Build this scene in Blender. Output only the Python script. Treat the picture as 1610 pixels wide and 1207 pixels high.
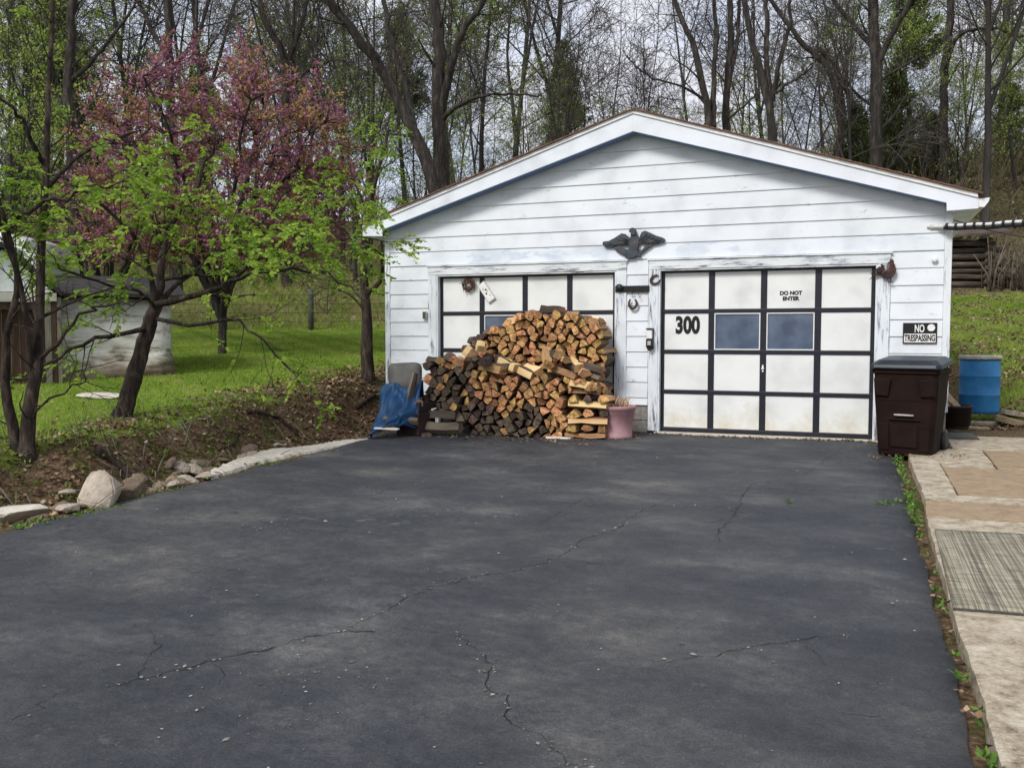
import bpy, bmesh, math, random
import numpy as np
from mathutils import Vector, Matrix

for o in list(bpy.data.objects):
    bpy.data.objects.remove(o, do_unlink=True)
SC = bpy.context.scene
COL = SC.collection
rad = math.radians

# ------------------------------------------------------------------ camera
F_PX, YAW, PITCH = 1398.0, 0.367, 0.056
CAM = np.array([-1.042, -11.709, 1.305])
cam_data = bpy.data.cameras.new('camera')
cam_data.sensor_width = 36.0
cam_data.lens = 36.0 * F_PX / 1610.0
cam_data.clip_end = 2000
cam = bpy.data.objects.new('camera', cam_data)
COL.objects.link(cam)
cam.location = CAM
cam.rotation_euler = (math.pi / 2 - PITCH, 0, YAW)
SC.camera = cam

# ------------------------------------------------------------------ world, sun, exposure
SUN_EL, SUN_AZ = 41.0, 200.0          # soft light high behind the camera
w = bpy.data.worlds.new('World'); SC.world = w; w.use_nodes = True
nt = w.node_tree; nt.nodes.clear()
N = nt.nodes.new; Lk = nt.links.new
out = N('ShaderNodeOutputWorld'); bg = N('ShaderNodeBackground')
sky = N('ShaderNodeTexSky'); sky.sky_type = 'NISHITA'; sky.sun_disc = False
sky.sun_elevation = rad(SUN_EL); sky.sun_rotation = rad(SUN_AZ)
tc = N('ShaderNodeTexCoord'); mp = N('ShaderNodeMapping'); mp.inputs['Scale'].default_value = (1, 1, 2.2)
nz = N('ShaderNodeTexNoise'); nz.inputs['Scale'].default_value = 5.5; nz.inputs['Detail'].default_value = 5
nz.inputs['Roughness'].default_value = 0.55
cr = N('ShaderNodeValToRGB')
cr.color_ramp.elements[0].position = 0.36; cr.color_ramp.elements[0].color = (0.62, 0.62, 0.62, 1)
cr.color_ramp.elements[1].position = 0.56; cr.color_ramp.elements[1].color = (1, 1, 1, 1)
mx = N('ShaderNodeMix'); mx.data_type = 'RGBA'
cloud = (4.55, 4.65, 5.1, 1)
mx.inputs['B'].default_value = cloud
Lk(tc.outputs['Generated'], mp.inputs['Vector']); Lk(mp.outputs['Vector'], nz.inputs['Vector'])
Lk(nz.outputs['Fac'], cr.inputs['Fac']); Lk(cr.outputs['Color'], mx.inputs['Factor'])
Lk(sky.outputs['Color'], mx.inputs['A']); Lk(mx.outputs['Result'], bg.inputs['Color'])
bg.inputs['Strength'].default_value = 0.105
Lk(bg.outputs['Background'], out.inputs['Surface'])

sd = bpy.data.lights.new('sun', 'SUN'); sd.energy = 1.5; sd.angle = rad(16); sd.color = (1.0, 0.965, 0.91)
sun = bpy.data.objects.new('sun', sd); COL.objects.link(sun)
# direction to the sun: azimuth measured like the sky node (clockwise from +Y)
az, el = rad(SUN_AZ), rad(SUN_EL)
to_sun = Vector((math.sin(az) * math.cos(el), math.cos(az) * math.cos(el), math.sin(el)))
sun.rotation_euler = to_sun.to_track_quat('Z', 'Y').to_euler()
sun.location = (-8, -20, 20)

vs = SC.view_settings
vs.view_transform = 'Standard'; vs.look = 'None'; vs.gamma = 1.0; vs.exposure = 0.88
vs.use_curve_mapping = False
SC.render.engine = 'CYCLES'
SC.cycles.max_bounces = 6; SC.cycles.diffuse_bounces = 3; SC.cycles.glossy_bounces = 2
SC.cycles.transparent_max_bounces = 6; SC.cycles.transmission_bounces = 3
SC.cycles.use_denoising = True
SC.cycles.caustics_reflective = False; SC.cycles.caustics_refractive = False

# ------------------------------------------------------------------ picture-to-place helpers (measuring only)
_f = np.array([-math.sin(YAW) * math.cos(PITCH), math.cos(YAW) * math.cos(PITCH), -math.sin(PITCH)])
_r = np.array([math.cos(YAW), math.sin(YAW), 0.0])
_u = np.cross(_r, _f)
def ray(px, py): return _f + _r * (px - 805) / F_PX - _u * (py - 603.5) / F_PX
def on_y(px, py, y):
    d = ray(px, py); return CAM + d * ((y - CAM[1]) / d[1])
def on_drive(px, py):
    d = ray(px, py); t = (0.025 * CAM[1] - CAM[2]) / (d[2] - 0.025 * d[1]); return CAM + d * t
def at_dist(px, py, s): return CAM + ray(px, py) * s
def xy_of(px, s):
    p = CAM + (_f + _r * (px - 805) / F_PX) * s
    return p[0], p[1]

# ------------------------------------------------------------------ ground height
L_S = np.array([-60, 0, 8, 10.5, 13.5, 16, 21, 26, 30, 40, 55, 70, 95, 160, 400.])
L_Z = np.array([.1, .1, .2, .32, .52, .70, 1.06, 1.43, 2.2, 4.9, 8.2, 9.6, 10.6, 10, 9.])
R_S = np.array([-60, 0, 11.5, 13.3, 15, 18, 26, 30, 40, 55, 70, 95, 160, 400.])
R_Z = np.array([-.2, -.1, -.02, .05, .34, .9, 2.45, 3.5, 7.4, 11.6, 13.2, 13.8, 12, 10.])
def sstep(x, a, b):
    t = np.clip((x - a) / (b - a), 0, 1); return t * t * (3 - 2 * t)
def vnoise(x, y, seed=0.0):
    return (np.sin(x * 1.7 + y * 2.3 + seed) + np.sin(x * 3.1 - y * 1.9 + 1.3 * seed + 1) * .6 + np.sin(x * 5.3 + y * 6.1 + seed * 2 + 2) * .35 + np.sin(-x * 9.7 + y * 8.3 + 3 + seed) * .22) / 2.17
def drive_z(y): return 0.025 * np.minimum(y, 0.0)
def edge_x(y):
    return -7.02 + .06 * np.sin(y * 1.3 + .5) + .035 * np.sin(y * 3.7)
def ground(x, y):
    x = np.asarray(x, float); y = np.asarray(y, float)
    dx = x - CAM[0]; dy = y - CAM[1]
    s = -math.sin(YAW) * dx + math.cos(YAW) * dy
    r = math.cos(YAW) * dx + math.sin(YAW) * dy
    px = 805 + F_PX * r / np.maximum(s, 2.0)
    zl = np.interp(s, L_S, L_Z); zr = np.interp(s, R_S, R_Z)
    k = sstep(px, 980, 1440)
    z = zl * (1 - k) + zr * k
    z = z + .03 * vnoise(x * .8, y * .8) * sstep(s, 8, 14) + .25 * vnoise(x * .12, y * .12, 4) * sstep(s, 28, 45)
    # driveway, walkway and the apron in front of the garage
    dz = drive_z(y) - .06
    d = edge_x(y) - x
    ditch = drive_z(y) - .02 - .24 * np.exp(-((d - .62) / .30) ** 2) + .05 * vnoise(x * 2.2, y * 2.2, 1) * sstep(d, .2, .6)
    wl = sstep(d + .16 * vnoise(x * .9, y * 1.1, 2), .95, 1.55)
    zleft = ditch * (1 - wl) + z * wl
    front = sstep(y, 1.2, -.2)
    inner = np.where(d > 0.0, zleft, dz)
    zz = z * (1 - front) + inner * front
    # right of the walkway in front: flat, then lawn
    right = sstep(x, 2.2, 4.5) * front
    zz = zz * (1 - right) + (z * right)
    # garage pad
    gx = np.maximum(np.maximum(-7.54 - x, x - 0.9), 0); gy = np.maximum(np.maximum(-1.0 - y, y - 7.6), 0)
    gd = np.sqrt(gx * gx + gy * gy)
    pad = sstep(gd, 1.0, 0.05) * sstep(y, -.9, .1)
    zz = zz * (1 - pad) + (-.06) * pad
    return zz
def gz(x, y): return float(ground(x, y))
def on_ground(px, py, smin=3.0):
    d = ray(px, py); t = smin
    while t < 140:
        p = CAM + d * t
        if p[2] <= gz(p[0], p[1]): return p
        t += .03
    return CAM + d * 60

# ------------------------------------------------------------------ materials
MATS = {}
def ramp(nt, els):
    c = nt.nodes.new('ShaderNodeValToRGB'); e = c.color_ramp.elements
    while len(e) < len(els): e.new(0.5)
    for i, (p, col) in enumerate(els):
        e[i].position = p; e[i].color = (*col, 1)
    return c
def new_mat(name):
    m = bpy.data.materials.new(name); m.use_nodes = True
    nt = m.node_tree; b = nt.nodes['Principled BSDF']
    MATS[name] = m
    return m, nt, b
def mat(name, cols, scale=8.0, rough=.75, bump=.15, stretch=(1, 1, 1), detail=6, spec=.3, metal=0.0, rnd=0.0, coord='Object', bdist=.01, nrough=.6, bscale=None):
    """cols: list of (pos, rgb) over a noise; rnd: brightness spread per object"""
    m, nt, b = new_mat(name); n = nt.nodes.new; l = nt.links.new
    tc = n('ShaderNodeTexCoord'); mp = n('ShaderNodeMapping'); mp.inputs['Scale'].default_value = stretch
    l(tc.outputs[coord], mp.inputs['Vector'])
    nz = n('ShaderNodeTexNoise'); nz.inputs['Scale'].default_value = scale; nz.inputs['Detail'].default_value = detail
    nz.inputs['Roughness'].default_value = nrough
    vec = mp.outputs['Vector']
    if rnd:
        oi = n('ShaderNodeObjectInfo'); ad = n('ShaderNodeVectorMath'); ad.operation = 'ADD'
        sc_ = n('ShaderNodeVectorMath'); sc_.operation = 'SCALE'; sc_.inputs['Scale'].default_value = 37.0
        cb = n('ShaderNodeCombineXYZ')
        l(oi.outputs['Random'], cb.inputs[0]); l(oi.outputs['Random'], cb.inputs[2]); l(cb.outputs[0], sc_.inputs[0])
        l(vec, ad.inputs[0]); l(sc_.outputs[0], ad.inputs[1]); vec = ad.outputs[0]
    l(vec, nz.inputs['Vector'])
    c = ramp(nt, cols); l(nz.outputs['Fac'], c.inputs['Fac'])
    col = c.outputs['Color']
    if rnd:
        mr = n('ShaderNodeMapRange'); mr.inputs['To Min'].default_value = 1 - rnd; mr.inputs['To Max'].default_value = 1 + rnd
        l(oi.outputs['Random'], mr.inputs['Value'])
        hs = n('ShaderNodeHueSaturation'); mh = n('ShaderNodeMapRange'); mh.inputs['To Min'].default_value = .5 - rnd * .05; mh.inputs['To Max'].default_value = .5 + rnd * .05; ml_ = n('ShaderNodeMath'); ml_.operation = 'FRACT'; mq = n('ShaderNodeMath'); mq.operation = 'MULTIPLY'; mq.inputs[1].default_value = 17.3; l(oi.outputs['Random'], mq.inputs[0]); l(mq.outputs[0], ml_.inputs[0]); l(ml_.outputs[0], mh.inputs['Value']); l(mh.outputs['Result'], hs.inputs['Hue']); l(mr.outputs['Result'], hs.inputs['Value']); l(col, hs.inputs['Color'])
        col = hs.outputs['Color']
    l(col, b.inputs['Base Color'])
    b.inputs['Roughness'].default_value = rough; b.inputs['Metallic'].default_value = metal
    b.inputs['Specular IOR Level'].default_value = spec
    if bump:
        nb = nz
        if bscale:
            nb = n('ShaderNodeTexNoise'); nb.inputs['Scale'].default_value = bscale; nb.inputs['Detail'].default_value = 5
            l(vec, nb.inputs['Vector'])
        bp = n('ShaderNodeBump'); bp.inputs['Strength'].default_value = bump; bp.inputs['Distance'].default_value = bdist
        l(nb.outputs['Fac'], bp.inputs['Height']); l(bp.outputs['Normal'], b.inputs['Normal'])
    return m
def flat(name, col, rough=.6, spec=.3, metal=0.0, var=.12, scale=20):
    a = tuple(c * (1 - var) for c in col); z = tuple(min(1, c * (1 + var)) for c in col)
    return mat(name, [(.3, a), (.7, z)], scale=scale, rough=rough, spec=spec, metal=metal, bump=.05)
def leaf_mat(name, cols, trans=.35, rough=.55):
    m, nt, b = new_mat(name); n = nt.nodes.new; l = nt.links.new
    at = n('ShaderNodeAttribute'); at.attribute_name = 'rnd'
    c = ramp(nt, cols); l(at.outputs['Fac'], c.inputs['Fac'])
    l(c.outputs['Color'], b.inputs['Base Color']); b.inputs['Roughness'].default_value = rough
    b.inputs['Specular IOR Level'].default_value = .25
    if trans:
        tr = n('ShaderNodeBsdfTranslucent'); l(c.outputs['Color'], tr.inputs['Color'])
        ms = n('ShaderNodeMixShader'); ms.inputs['Fac'].default_value = trans
        l(b.outputs[0], ms.inputs[1]); l(tr.outputs[0], ms.inputs[2])
        l(ms.outputs[0], nt.nodes['Material Output'].inputs['Surface'])
    return m

# white lap siding, chalky and a little dirty, with the paint gone thin in places
def paint_mat(name, peel, white=(.74, .79, .84), wood=(.17, .15, .135), stretch=(1, 1, 1), grey=(.48, .52, .58), gate=None, pscale=5.0, stain=None):
    m, nt, b = new_mat(name); n = nt.nodes.new; l = nt.links.new
    g = n('ShaderNodeNewGeometry'); mp = n('ShaderNodeMapping'); mp.inputs['Scale'].default_value = stretch
    l(g.outputs['Position'], mp.inputs['Vector'])
    n1 = n('ShaderNodeTexNoise'); n1.inputs['Scale'].default_value = 2.3; n1.inputs['Detail'].default_value = 7
    n2 = n('ShaderNodeTexNoise'); n2.inputs['Scale'].default_value = pscale; n2.inputs['Detail'].default_value = 8; n2.inputs['Roughness'].default_value = .72
    n3 = n('ShaderNodeTexNoise'); n3.inputs['Scale'].default_value = 90; n3.inputs['Detail'].default_value = 3
    l(g.outputs['Position'], n1.inputs['Vector']); l(mp.outputs['Vector'], n2.inputs['Vector']); l(g.outputs['Position'], n3.inputs['Vector'])
    c1 = ramp(nt, [(.30, tuple(x * .80 for x in white)), (.48, tuple(x * .95 for x in white)), (.62, white)]); l(n1.outputs['Fac'], c1.inputs['Fac'])
    mg = n('ShaderNodeMix'); mg.data_type = 'RGBA'; mg.inputs['B'].default_value = (*grey, 1)
    r1 = ramp(nt, [(peel, (1, 1, 1)), (peel + .035, (0, 0, 0))]); l(n2.outputs['Fac'], r1.inputs['Fac'])
    l(c1.outputs['Color'], mg.inputs['A']); l(r1.outputs['Color'], mg.inputs['Factor'])
    mw = n('ShaderNodeMix'); mw.data_type = 'RGBA'; mw.inputs['B'].default_value = (*wood, 1)
    r2 = ramp(nt, [(peel - .055, (1, 1, 1)), (peel - .03, (0, 0, 0))]); l(n2.outputs['Fac'], r2.inputs['Fac'])
    l(mg.outputs['Result'], mw.inputs['A']); l(r2.outputs['Color'], mw.inputs['Factor'])
    l(mw.outputs['Result'], b.inputs['Base Color'])
    if stain:      # splash dirt and rust-yellow weathering low on the boards
        sp = n('ShaderNodeSeparateXYZ'); l(g.outputs['Position'], sp.inputs[0]); ns = n('ShaderNodeTexNoise'); ns.inputs['Scale'].default_value = 3.5; ns.inputs['Detail'].default_value = 9; ns.inputs['Roughness'].default_value = .7; l(g.outputs['Position'], ns.inputs['Vector'])
        sb_ = n('ShaderNodeMath'); sb_.operation = 'MULTIPLY_ADD'; l(sp.outputs['Z'], sb_.inputs[0]); sb_.inputs[1].default_value = -.55; l(ns.outputs['Fac'], sb_.inputs[2]); rs_ = ramp(nt, [(.30, (0, 0, 0)), (.62, (.8, .8, .8))]); l(sb_.outputs[0], rs_.inputs['Fac'])
        ms_ = n('ShaderNodeMix'); ms_.data_type = 'RGBA'; ms_.inputs['B'].default_value = (*stain, 1); l(mw.outputs['Result'], ms_.inputs['A']); l(rs_.outputs['Color'], ms_.inputs['Factor']); l(ms_.outputs['Result'], b.inputs['Base Color'])
    b.inputs['Roughness'].default_value = .6; b.inputs['Specular IOR Level'].default_value = .3
    bp = n('ShaderNodeBump'); bp.inputs['Strength'].default_value = .25; bp.inputs['Distance'].default_value = .004
    ad = n('ShaderNodeMath'); ad.operation = 'ADD'
    l(n2.outputs['Fac'], ad.inputs[0]); l(n3.outputs['Fac'], ad.inputs[1]); l(ad.outputs[0], bp.inputs['Height']); l(bp.outputs['Normal'], b.inputs['Normal'])
    return m
paint_mat('siding', .355, stretch=(.7, 1, 1.6), white=(.755, .79, .825), stain=(.50, .49, .44))
paint_mat('siding_worn', .425, stretch=(.35, 1, .9), grey=(.58, .64, .72), wood=(.50, .54, .60), pscale=3.0)
paint_mat('trim_v', .435, stretch=(3, 3, .35), pscale=7, white=(.74, .78, .81))
paint_mat('trim_h', .445, stretch=(.45, 3, 4), pscale=6, white=(.74, .77, .78))
paint_mat('fascia', .25, white=(.78, .82, .88))
paint_mat('door_white', .27, white=(.79, .805, .785), grey=(.6, .6, .52), wood=(.4, .38, .32), stain=(.56, .51, .38))
flat('door_dark', (.013, .013, .022), rough=.4, spec=.4, var=.3)
flat('soffit', (.23, .34, .56), rough=.6)  # blue cast of the shade under the overhang, put into the base colour
mat('shingle', [(.35, (.10, .055, .04)), (.65, (.24, .13, .09))], scale=30, rough=.95, bump=.5)
flat('gutter', (.80, .80, .80), rough=.4)
flat('black', (.012, .012, .013), rough=.45)
flat('black_metal', (.02, .02, .024), rough=.4, metal=.3, var=.35)
flat('sign_white', (.78, .78, .76), rough=.5)
mat('eagle_metal', [(.35, (.025, .033, .042)), (.55, (.045, .055, .065)), (.68, (.13, .075, .05))], scale=14, rough=.5, bump=.3, spec=.45)
mat('rooster_metal', [(.4, (.012, .012, .012)), (.65, (.09, .035, .025))], scale=18, rough=.5, bump=.2)
mat('rust', [(.35, (.025, .02, .02)), (.65, (.07, .045, .035))], scale=40, rough=.7, bump=.3)
m, nt_, b_ = new_mat('pane')
b_.inputs['Base Color'].default_value = (.045, .06, .095, 1); b_.inputs['Roughness'].default_value = .10
b_.inputs['Specular IOR Level'].default_value = .7
nz_ = nt_.nodes.new('ShaderNodeTexNoise'); nz_.inputs['Scale'].default_value = 3.0; nz_.inputs['Detail'].default_value = 4
g_ = nt_.nodes.new('ShaderNodeNewGeometry'); nt_.links.new(g_.outputs['Position'], nz_.inputs['Vector'])
cc_ = ramp(nt_, [(.35, (.045, .065, .115)), (.7, (.12, .16, .23))]); nt_.links.new(nz_.outputs['Fac'], cc_.inputs['Fac'])
nt_.links.new(cc_.outputs['Color'], b_.inputs['Base Color'])
mat('block', [(.3, (.16, .15, .13)), (.7, (.30, .28, .25))], scale=25, rough=.95, bump=.6)
mat('concrete', [(.36, (.14, .105, .07)), (.45, (.31, .255, .18)), (.52, (.41, .35, .26)), (.60, (.51, .455, .365)), (.68, (.64, .60, .52))], scale=9, rough=.95, bump=.8, bscale=55, bdist=.012, detail=14, coord='Object', nrough=.82)
mat('concrete_pale', [(.25, (.36, .33, .27)), (.5, (.50, .46, .39)), (.75, (.60, .57, .50))], scale=5, rough=.95, bump=.6, bscale=45, bdist=.01, detail=9, nrough=.7)
mat('concrete_brown', [(.30, (.19, .135, .085)), (.5, (.30, .22, .14)), (.72, (.41, .32, .21))], scale=9, rough=.95, bump=.6, bscale=60, bdist=.01, detail=14, nrough=.8)
mat('rock', [(.3, (.24, .19, .14)), (.55, (.42, .36, .29)), (.75, (.56, .50, .43))], scale=5, rough=.95, bump=.7, bdist=.02, bscale=12, rnd=.15)
mat('rock_dark', [(.3, (.10, .075, .055)), (.6, (.23, .17, .12)), (.8, (.34, .28, .21))], scale=7, rough=.95, bump=.7, bdist=.02, rnd=.35)
mat('bark', [(.3, (.012, .010, .009)), (.5, (.034, .028, .025)), (.68, (.10, .085, .075))], scale=9, stretch=(1, 1, .22), rough=.95, bump=1.0, bdist=.06, detail=8, nrough=.7)
mat('bark_warm', [(.34, (.008, .006, .005)), (.48, (.034, .024, .019)), (.58, (.075, .054, .043)), (.70, (.15, .115, .092))], scale=16, stretch=(1, 1, .28), rough=.95, bump=1.0, bdist=.05, detail=8, nrough=.72)
mat('bark_far', [(.3, (.022, .019, .018)), (.55, (.045, .040, .038)), (.75, (.085, .076, .073))], scale=3, stretch=(1, 1, .2), rough=.95, bump=.5, bdist=.05, rnd=.3)
mat('twig_far', [(.3, (.048, .040, .037)), (.7, (.10, .086, .079))], scale=2, rough=.95, bump=0, rnd=.3)
mat('twig_brown', [(.3, (.085, .062, .042)), (.7, (.19, .145, .10))], scale=2, rough=.95, bump=0, rnd=.25)
# firewood
def wood_mat(name, cols, rnd, scale=9, stretch=(1, .12, 1), rings=False):
    m_ = mat(name, cols, scale=scale, stretch=stretch, rough=.85, bump=.5, bdist=.008, rnd=rnd, detail=7)
    if rings:     # growth rings and drying checks on the cut ends
        nt = m_.node_tree; n = nt.nodes.new; l = nt.links.new; b = nt.nodes['Principled BSDF']; src = b.inputs['Base Color'].links[0].from_socket
        tc = n('ShaderNodeTexCoord'); oi = n('ShaderNodeObjectInfo'); cb = n('ShaderNodeCombineXYZ'); mr = n('ShaderNodeMapRange'); mr.inputs['To Min'].default_value = -.09; mr.inputs['To Max'].default_value = .09; l(oi.outputs['Random'], mr.inputs['Value']); l(mr.outputs['Result'], cb.inputs[0]); cb.inputs[2].default_value = .07
        ad = n('ShaderNodeVectorMath'); ad.operation = 'ADD'; l(tc.outputs['Object'], ad.inputs[0]); l(cb.outputs[0], ad.inputs[1])
        wv = n('ShaderNodeTexWave'); wv.wave_type = 'RINGS'; wv.rings_direction = 'Y'; wv.inputs['Scale'].default_value = 22; wv.inputs['Distortion'].default_value = 3; wv.inputs['Detail'].default_value = 3; wv.inputs['Detail Scale'].default_value = 3; l(ad.outputs[0], wv.inputs['Vector'])
        c1 = ramp(nt, [(.0, (.62, .60, .58)), (.6, (1.1, 1.1, 1.1))]); l(wv.outputs['Fac'], c1.inputs['Fac'])
        vz = n('ShaderNodeTexNoise'); vz.inputs['Scale'].default_value = 34; vz.inputs['Detail'].default_value = 4; l(ad.outputs[0], vz.inputs['Vector']); c2 = ramp(nt, [(.36, (.30, .28, .26)), (.46, (1, 1, 1))]); l(vz.outputs['Fac'], c2.inputs['Fac'])
        x1 = n('ShaderNodeMix'); x1.data_type = 'RGBA'; x1.blend_type = 'MULTIPLY'; x1.inputs['Factor'].default_value = .8; l(src, x1.inputs['A']); l(c1.outputs['Color'], x1.inputs['B'])
        x2 = n('ShaderNodeMix'); x2.data_type = 'RGBA'; x2.blend_type = 'MULTIPLY'; x2.inputs['Factor'].default_value = .8; l(x1.outputs['Result'], x2.inputs['A']); l(c2.outputs['Color'], x2.inputs['B']); l(x2.outputs['Result'], b.inputs['Base Color'])
    return m_
wood_mat('wood_end', [(.30, (.17, .082, .034)), (.45, (.36, .19, .078)), (.60, (.62, .35, .145)), (.74, (.74, .50, .25))], .40, scale=16, stretch=(1, 1, 1), rings=True)
wood_mat('wood_split', [(.28, (.17, .09, .042)), (.5, (.36, .21, .10)), (.72, (.52, .33, .17))], .25)
wood_mat('wood_fresh', [(.28, (.48, .29, .12)), (.5, (.68, .46, .22)), (.72, (.78, .60, .34))], .12)
wood_mat('wood_bark', [(.3, (.03, .02, .015)), (.55, (.085, .06, .045)), (.75, (.16, .125, .10))], .3)
wood_mat('wood_old_end', [(.28, (.035, .025, .019)), (.5, (.10, .070, .050)), (.75, (.22, .155, .11))], .5, scale=16, stretch=(1, 1, 1), rings=True)
wood_mat('wood_old', [(.28, (.022, .016, .012)), (.5, (.068, .052, .042)), (.75, (.16, .13, .105))], .4)
wood_mat('wood_grey', [(.3, (.09, .07, .05)), (.55, (.19, .155, .115)), (.75, (.30, .25, .19))], .15)
mat('pink_plastic', [(.3, (.36, .195, .205)), (.6, (.45, .265, .275)), (.8, (.53, .36, .36))], scale=7, rough=.7, bump=.05)
mat('soil', [(.3, (.05, .025, .018)), (.7, (.16, .08, .055))], scale=30, rough=1, bump=.8)
mat('bin_brown', [(.3, (.008, .0035, .0026)), (.7, (.018, .008, .0055))], scale=5, rough=.75, bump=.08, bscale=200, bdist=.001, spec=.14)
mat('bin_lid', [(.3, (.008, .012, .020)), (.7, (.018, .025, .038))], scale=5, rough=.4, bump=.03, spec=.3)
mat('barrel_blue', [(.3, (.018, .13, .33)), (.6, (.03, .19, .43)), (.8, (.08, .27, .48))], scale=4, rough=.5, bump=.05)
mat('barrel_lid', [(.3, (.30, .27, .23)), (.6, (.52, .50, .46)), (.8, (.62, .60, .57))], scale=9, rough=.7, bump=.1)
mat('tub_black', [(.3, (.016, .011, .010)), (.7, (.04, .025, .02))], scale=5, rough=.6, bump=.05)
mat('board_wood', [(.3, (.38, .26, .16)), (.7, (.58, .44, .30))], scale=6, stretch=(1, 8, 8), rough=.8, bump=.3)
mat('tarp_blue', [(.3, (.004, .034, .10)), (.6, (.008, .060, .16)), (.8, (.022, .10, .23))], scale=4, rough=.5, bump=.2, bscale=25, bdist=.01, spec=.4)
mat('seat_grey', [(.3, (.075, .072, .064)), (.6, (.125, .12, .108)), (.8, (.19, .185, .17))], scale=4, rough=.55, bump=.15, spec=.4)
flat('white_strip', (.75, .72, .66), rough=.6)
flat('cable_white', (.62, .62, .60), rough=.5)
mat('mat_grey', [(.3, (.05, .05, .045)), (.7, (.10, .10, .09))], scale=60, rough=1, bump=.6)
mat('plaster', [(.28, (.16, .145, .115)), (.42, (.40, .38, .32)), (.7, (.58, .57, .52))], scale=2.2, rough=.95, bump=.5, detail=8, bscale=20, bdist=.01)
m, nt_, b_ = new_mat('plaster_stained'); n = nt_.nodes.new; l = nt_.links.new
tc_ = n('ShaderNodeTexCoord'); sp_ = n('ShaderNodeSeparateXYZ'); l(tc_.outputs['Object'], sp_.inputs[0])
nz_ = n('ShaderNodeTexNoise'); nz_.inputs['Scale'].default_value = 2.4; nz_.inputs['Detail'].default_value = 9; nz_.inputs['Roughness'].default_value = .68; mpz = n('ShaderNodeMapping'); mpz.inputs['Scale'].default_value = (.6, 1, 2.2); l(tc_.outputs['Object'], mpz.inputs['Vector']); l(mpz.outputs['Vector'], nz_.inputs['Vector'])
ma_ = n('ShaderNodeMath'); ma_.operation = 'MULTIPLY_ADD'; l(nz_.outputs['Fac'], ma_.inputs[0]); ma_.inputs[1].default_value = 1.0; l(sp_.outputs['Z'], ma_.inputs[2])
cc_ = ramp(nt_, [(.42, (.10, .075, .05)), (.72, (.20, .16, .115)), (.90, (.40, .38, .32)), (1.0, (.58, .57, .52))]); l(ma_.outputs[0], cc_.inputs['Fac'])
ck_ = ramp(nt_, [(.40, (.28, .24, .19)), (.47, (.75, .73, .68)), (.54, (1, 1, 1))]); l(nz_.outputs['Fac'], ck_.inputs['Fac'])
mm_ = n('ShaderNodeMix'); mm_.data_type = 'RGBA'; mm_.blend_type = 'MULTIPLY'; mm_.inputs['Factor'].default_value = .8; l(cc_.outputs['Color'], mm_.inputs['A']); l(ck_.outputs['Color'], mm_.inputs['B'])
l(mm_.outputs['Result'], b_.inputs['Base Color']); b_.inputs['Roughness'].default_value = .95
bp_ = n('ShaderNodeBump'); bp_.inputs['Strength'].default_value = .7; bp_.inputs['Distance'].default_value = .03; l(nz_.outputs['Fac'], bp_.inputs['Height']); l(bp_.outputs['Normal'], b_.inputs['Normal'])
mat('mud_plaster', [(.28, (.13, .105, .075)), (.7, (.27, .22, .165))], scale=3, rough=.95, bump=.5)
mat('old_plank', [(.3, (.020, .012, .009)), (.55, (.055, .030, .020)), (.75, (.10, .058, .038))], scale=5, stretch=(4, 4, .4), rough=.95, bump=.6)
mat('grey_plank', [(.3, (.10, .088, .07)), (.6, (.19, .17, .135)), (.8, (.28, .25, .205))], scale=6, stretch=(4, 4, .4), rough=.95, bump=.6)
mat('shed_roof', [(.3, (.016, .014, .014)), (.6, (.04, .036, .034)), (.8, (.11, .10, .09))], scale=9, rough=.95, bump=.6)
flat('camper_white', (.62, .64, .64), rough=.35, spec=.5)
flat('camper_glass', (.07, .11, .10), rough=.12, spec=.6)
mat('post_green', [(.3, (.035, .045, .035)), (.7, (.09, .10, .075))], scale=12, rough=.9, bump=.3)
mat('log_old', [(.3, (.035, .026, .02)), (.55, (.095, .072, .056)), (.78, (.20, .165, .135))], scale=7, stretch=(.3, 2, 2), rough=.95, bump=.6, rnd=.25)
leaf_mat('leaf_fresh', [(0, (.075, .14, .018)), (.35, (.20, .33, .035)), (.75, (.33, .47, .06)), (1, (.48, .60, .11))], .45)
leaf_mat('weed', [(0, (.05, .12, .015)), (.6, (.11, .22, .03)), (1, (.20, .30, .06))], .3)
leaf_mat('leaf_olive', [(0, (.08, .12, .025)), (.6, (.19, .25, .05)), (1, (.31, .36, .09))], .4)
leaf_mat('leaf_bud', [(0, (.16, .24, .04)), (.6, (.31, .42, .07)), (1, (.46, .53, .13))], .45)
leaf_mat('redbud', [(0, (.26, .09, .165)), (.34, (.46, .20, .31)), (.48, (.35, .14, .18)), (.62, (.37, .19, .12)), (.82, (.50, .31, .14)), (1, (.38, .34, .10))], .35)
leaf_mat('needle', [(0, (.035, .055, .02)), (.6, (.075, .105, .036)), (1, (.15, .16, .055))], .3)
leaf_mat('needle_pine', [(0, (.035, .06, .018)), (.6, (.07, .115, .03)), (1, (.13, .17, .05))], .25)
leaf_mat('litter', [(0, (.06, .036, .02)), (.45, (.16, .095, .052)), (.8, (.30, .20, .12)), (1, (.46, .36, .25))], .1, .9)
leaf_mat('grass', [(0, (.10, .17, .02)), (.45, (.21, .33, .04)), (.75, (.31, .42, .06)), (.90, (.41, .42, .11)), (1, (.44, .36, .17))], .4)
leaf_mat('dry_grass', [(0, (.14, .16, .04)), (.5, (.26, .26, .09)), (1, (.42, .37, .19))], .4)
leaf_mat('chips', [(0, (.08, .075, .07)), (.6, (.16, .15, .135)), (.93, (.38, .36, .32)), (1, (.45, .40, .35))], 0, .9)

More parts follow.
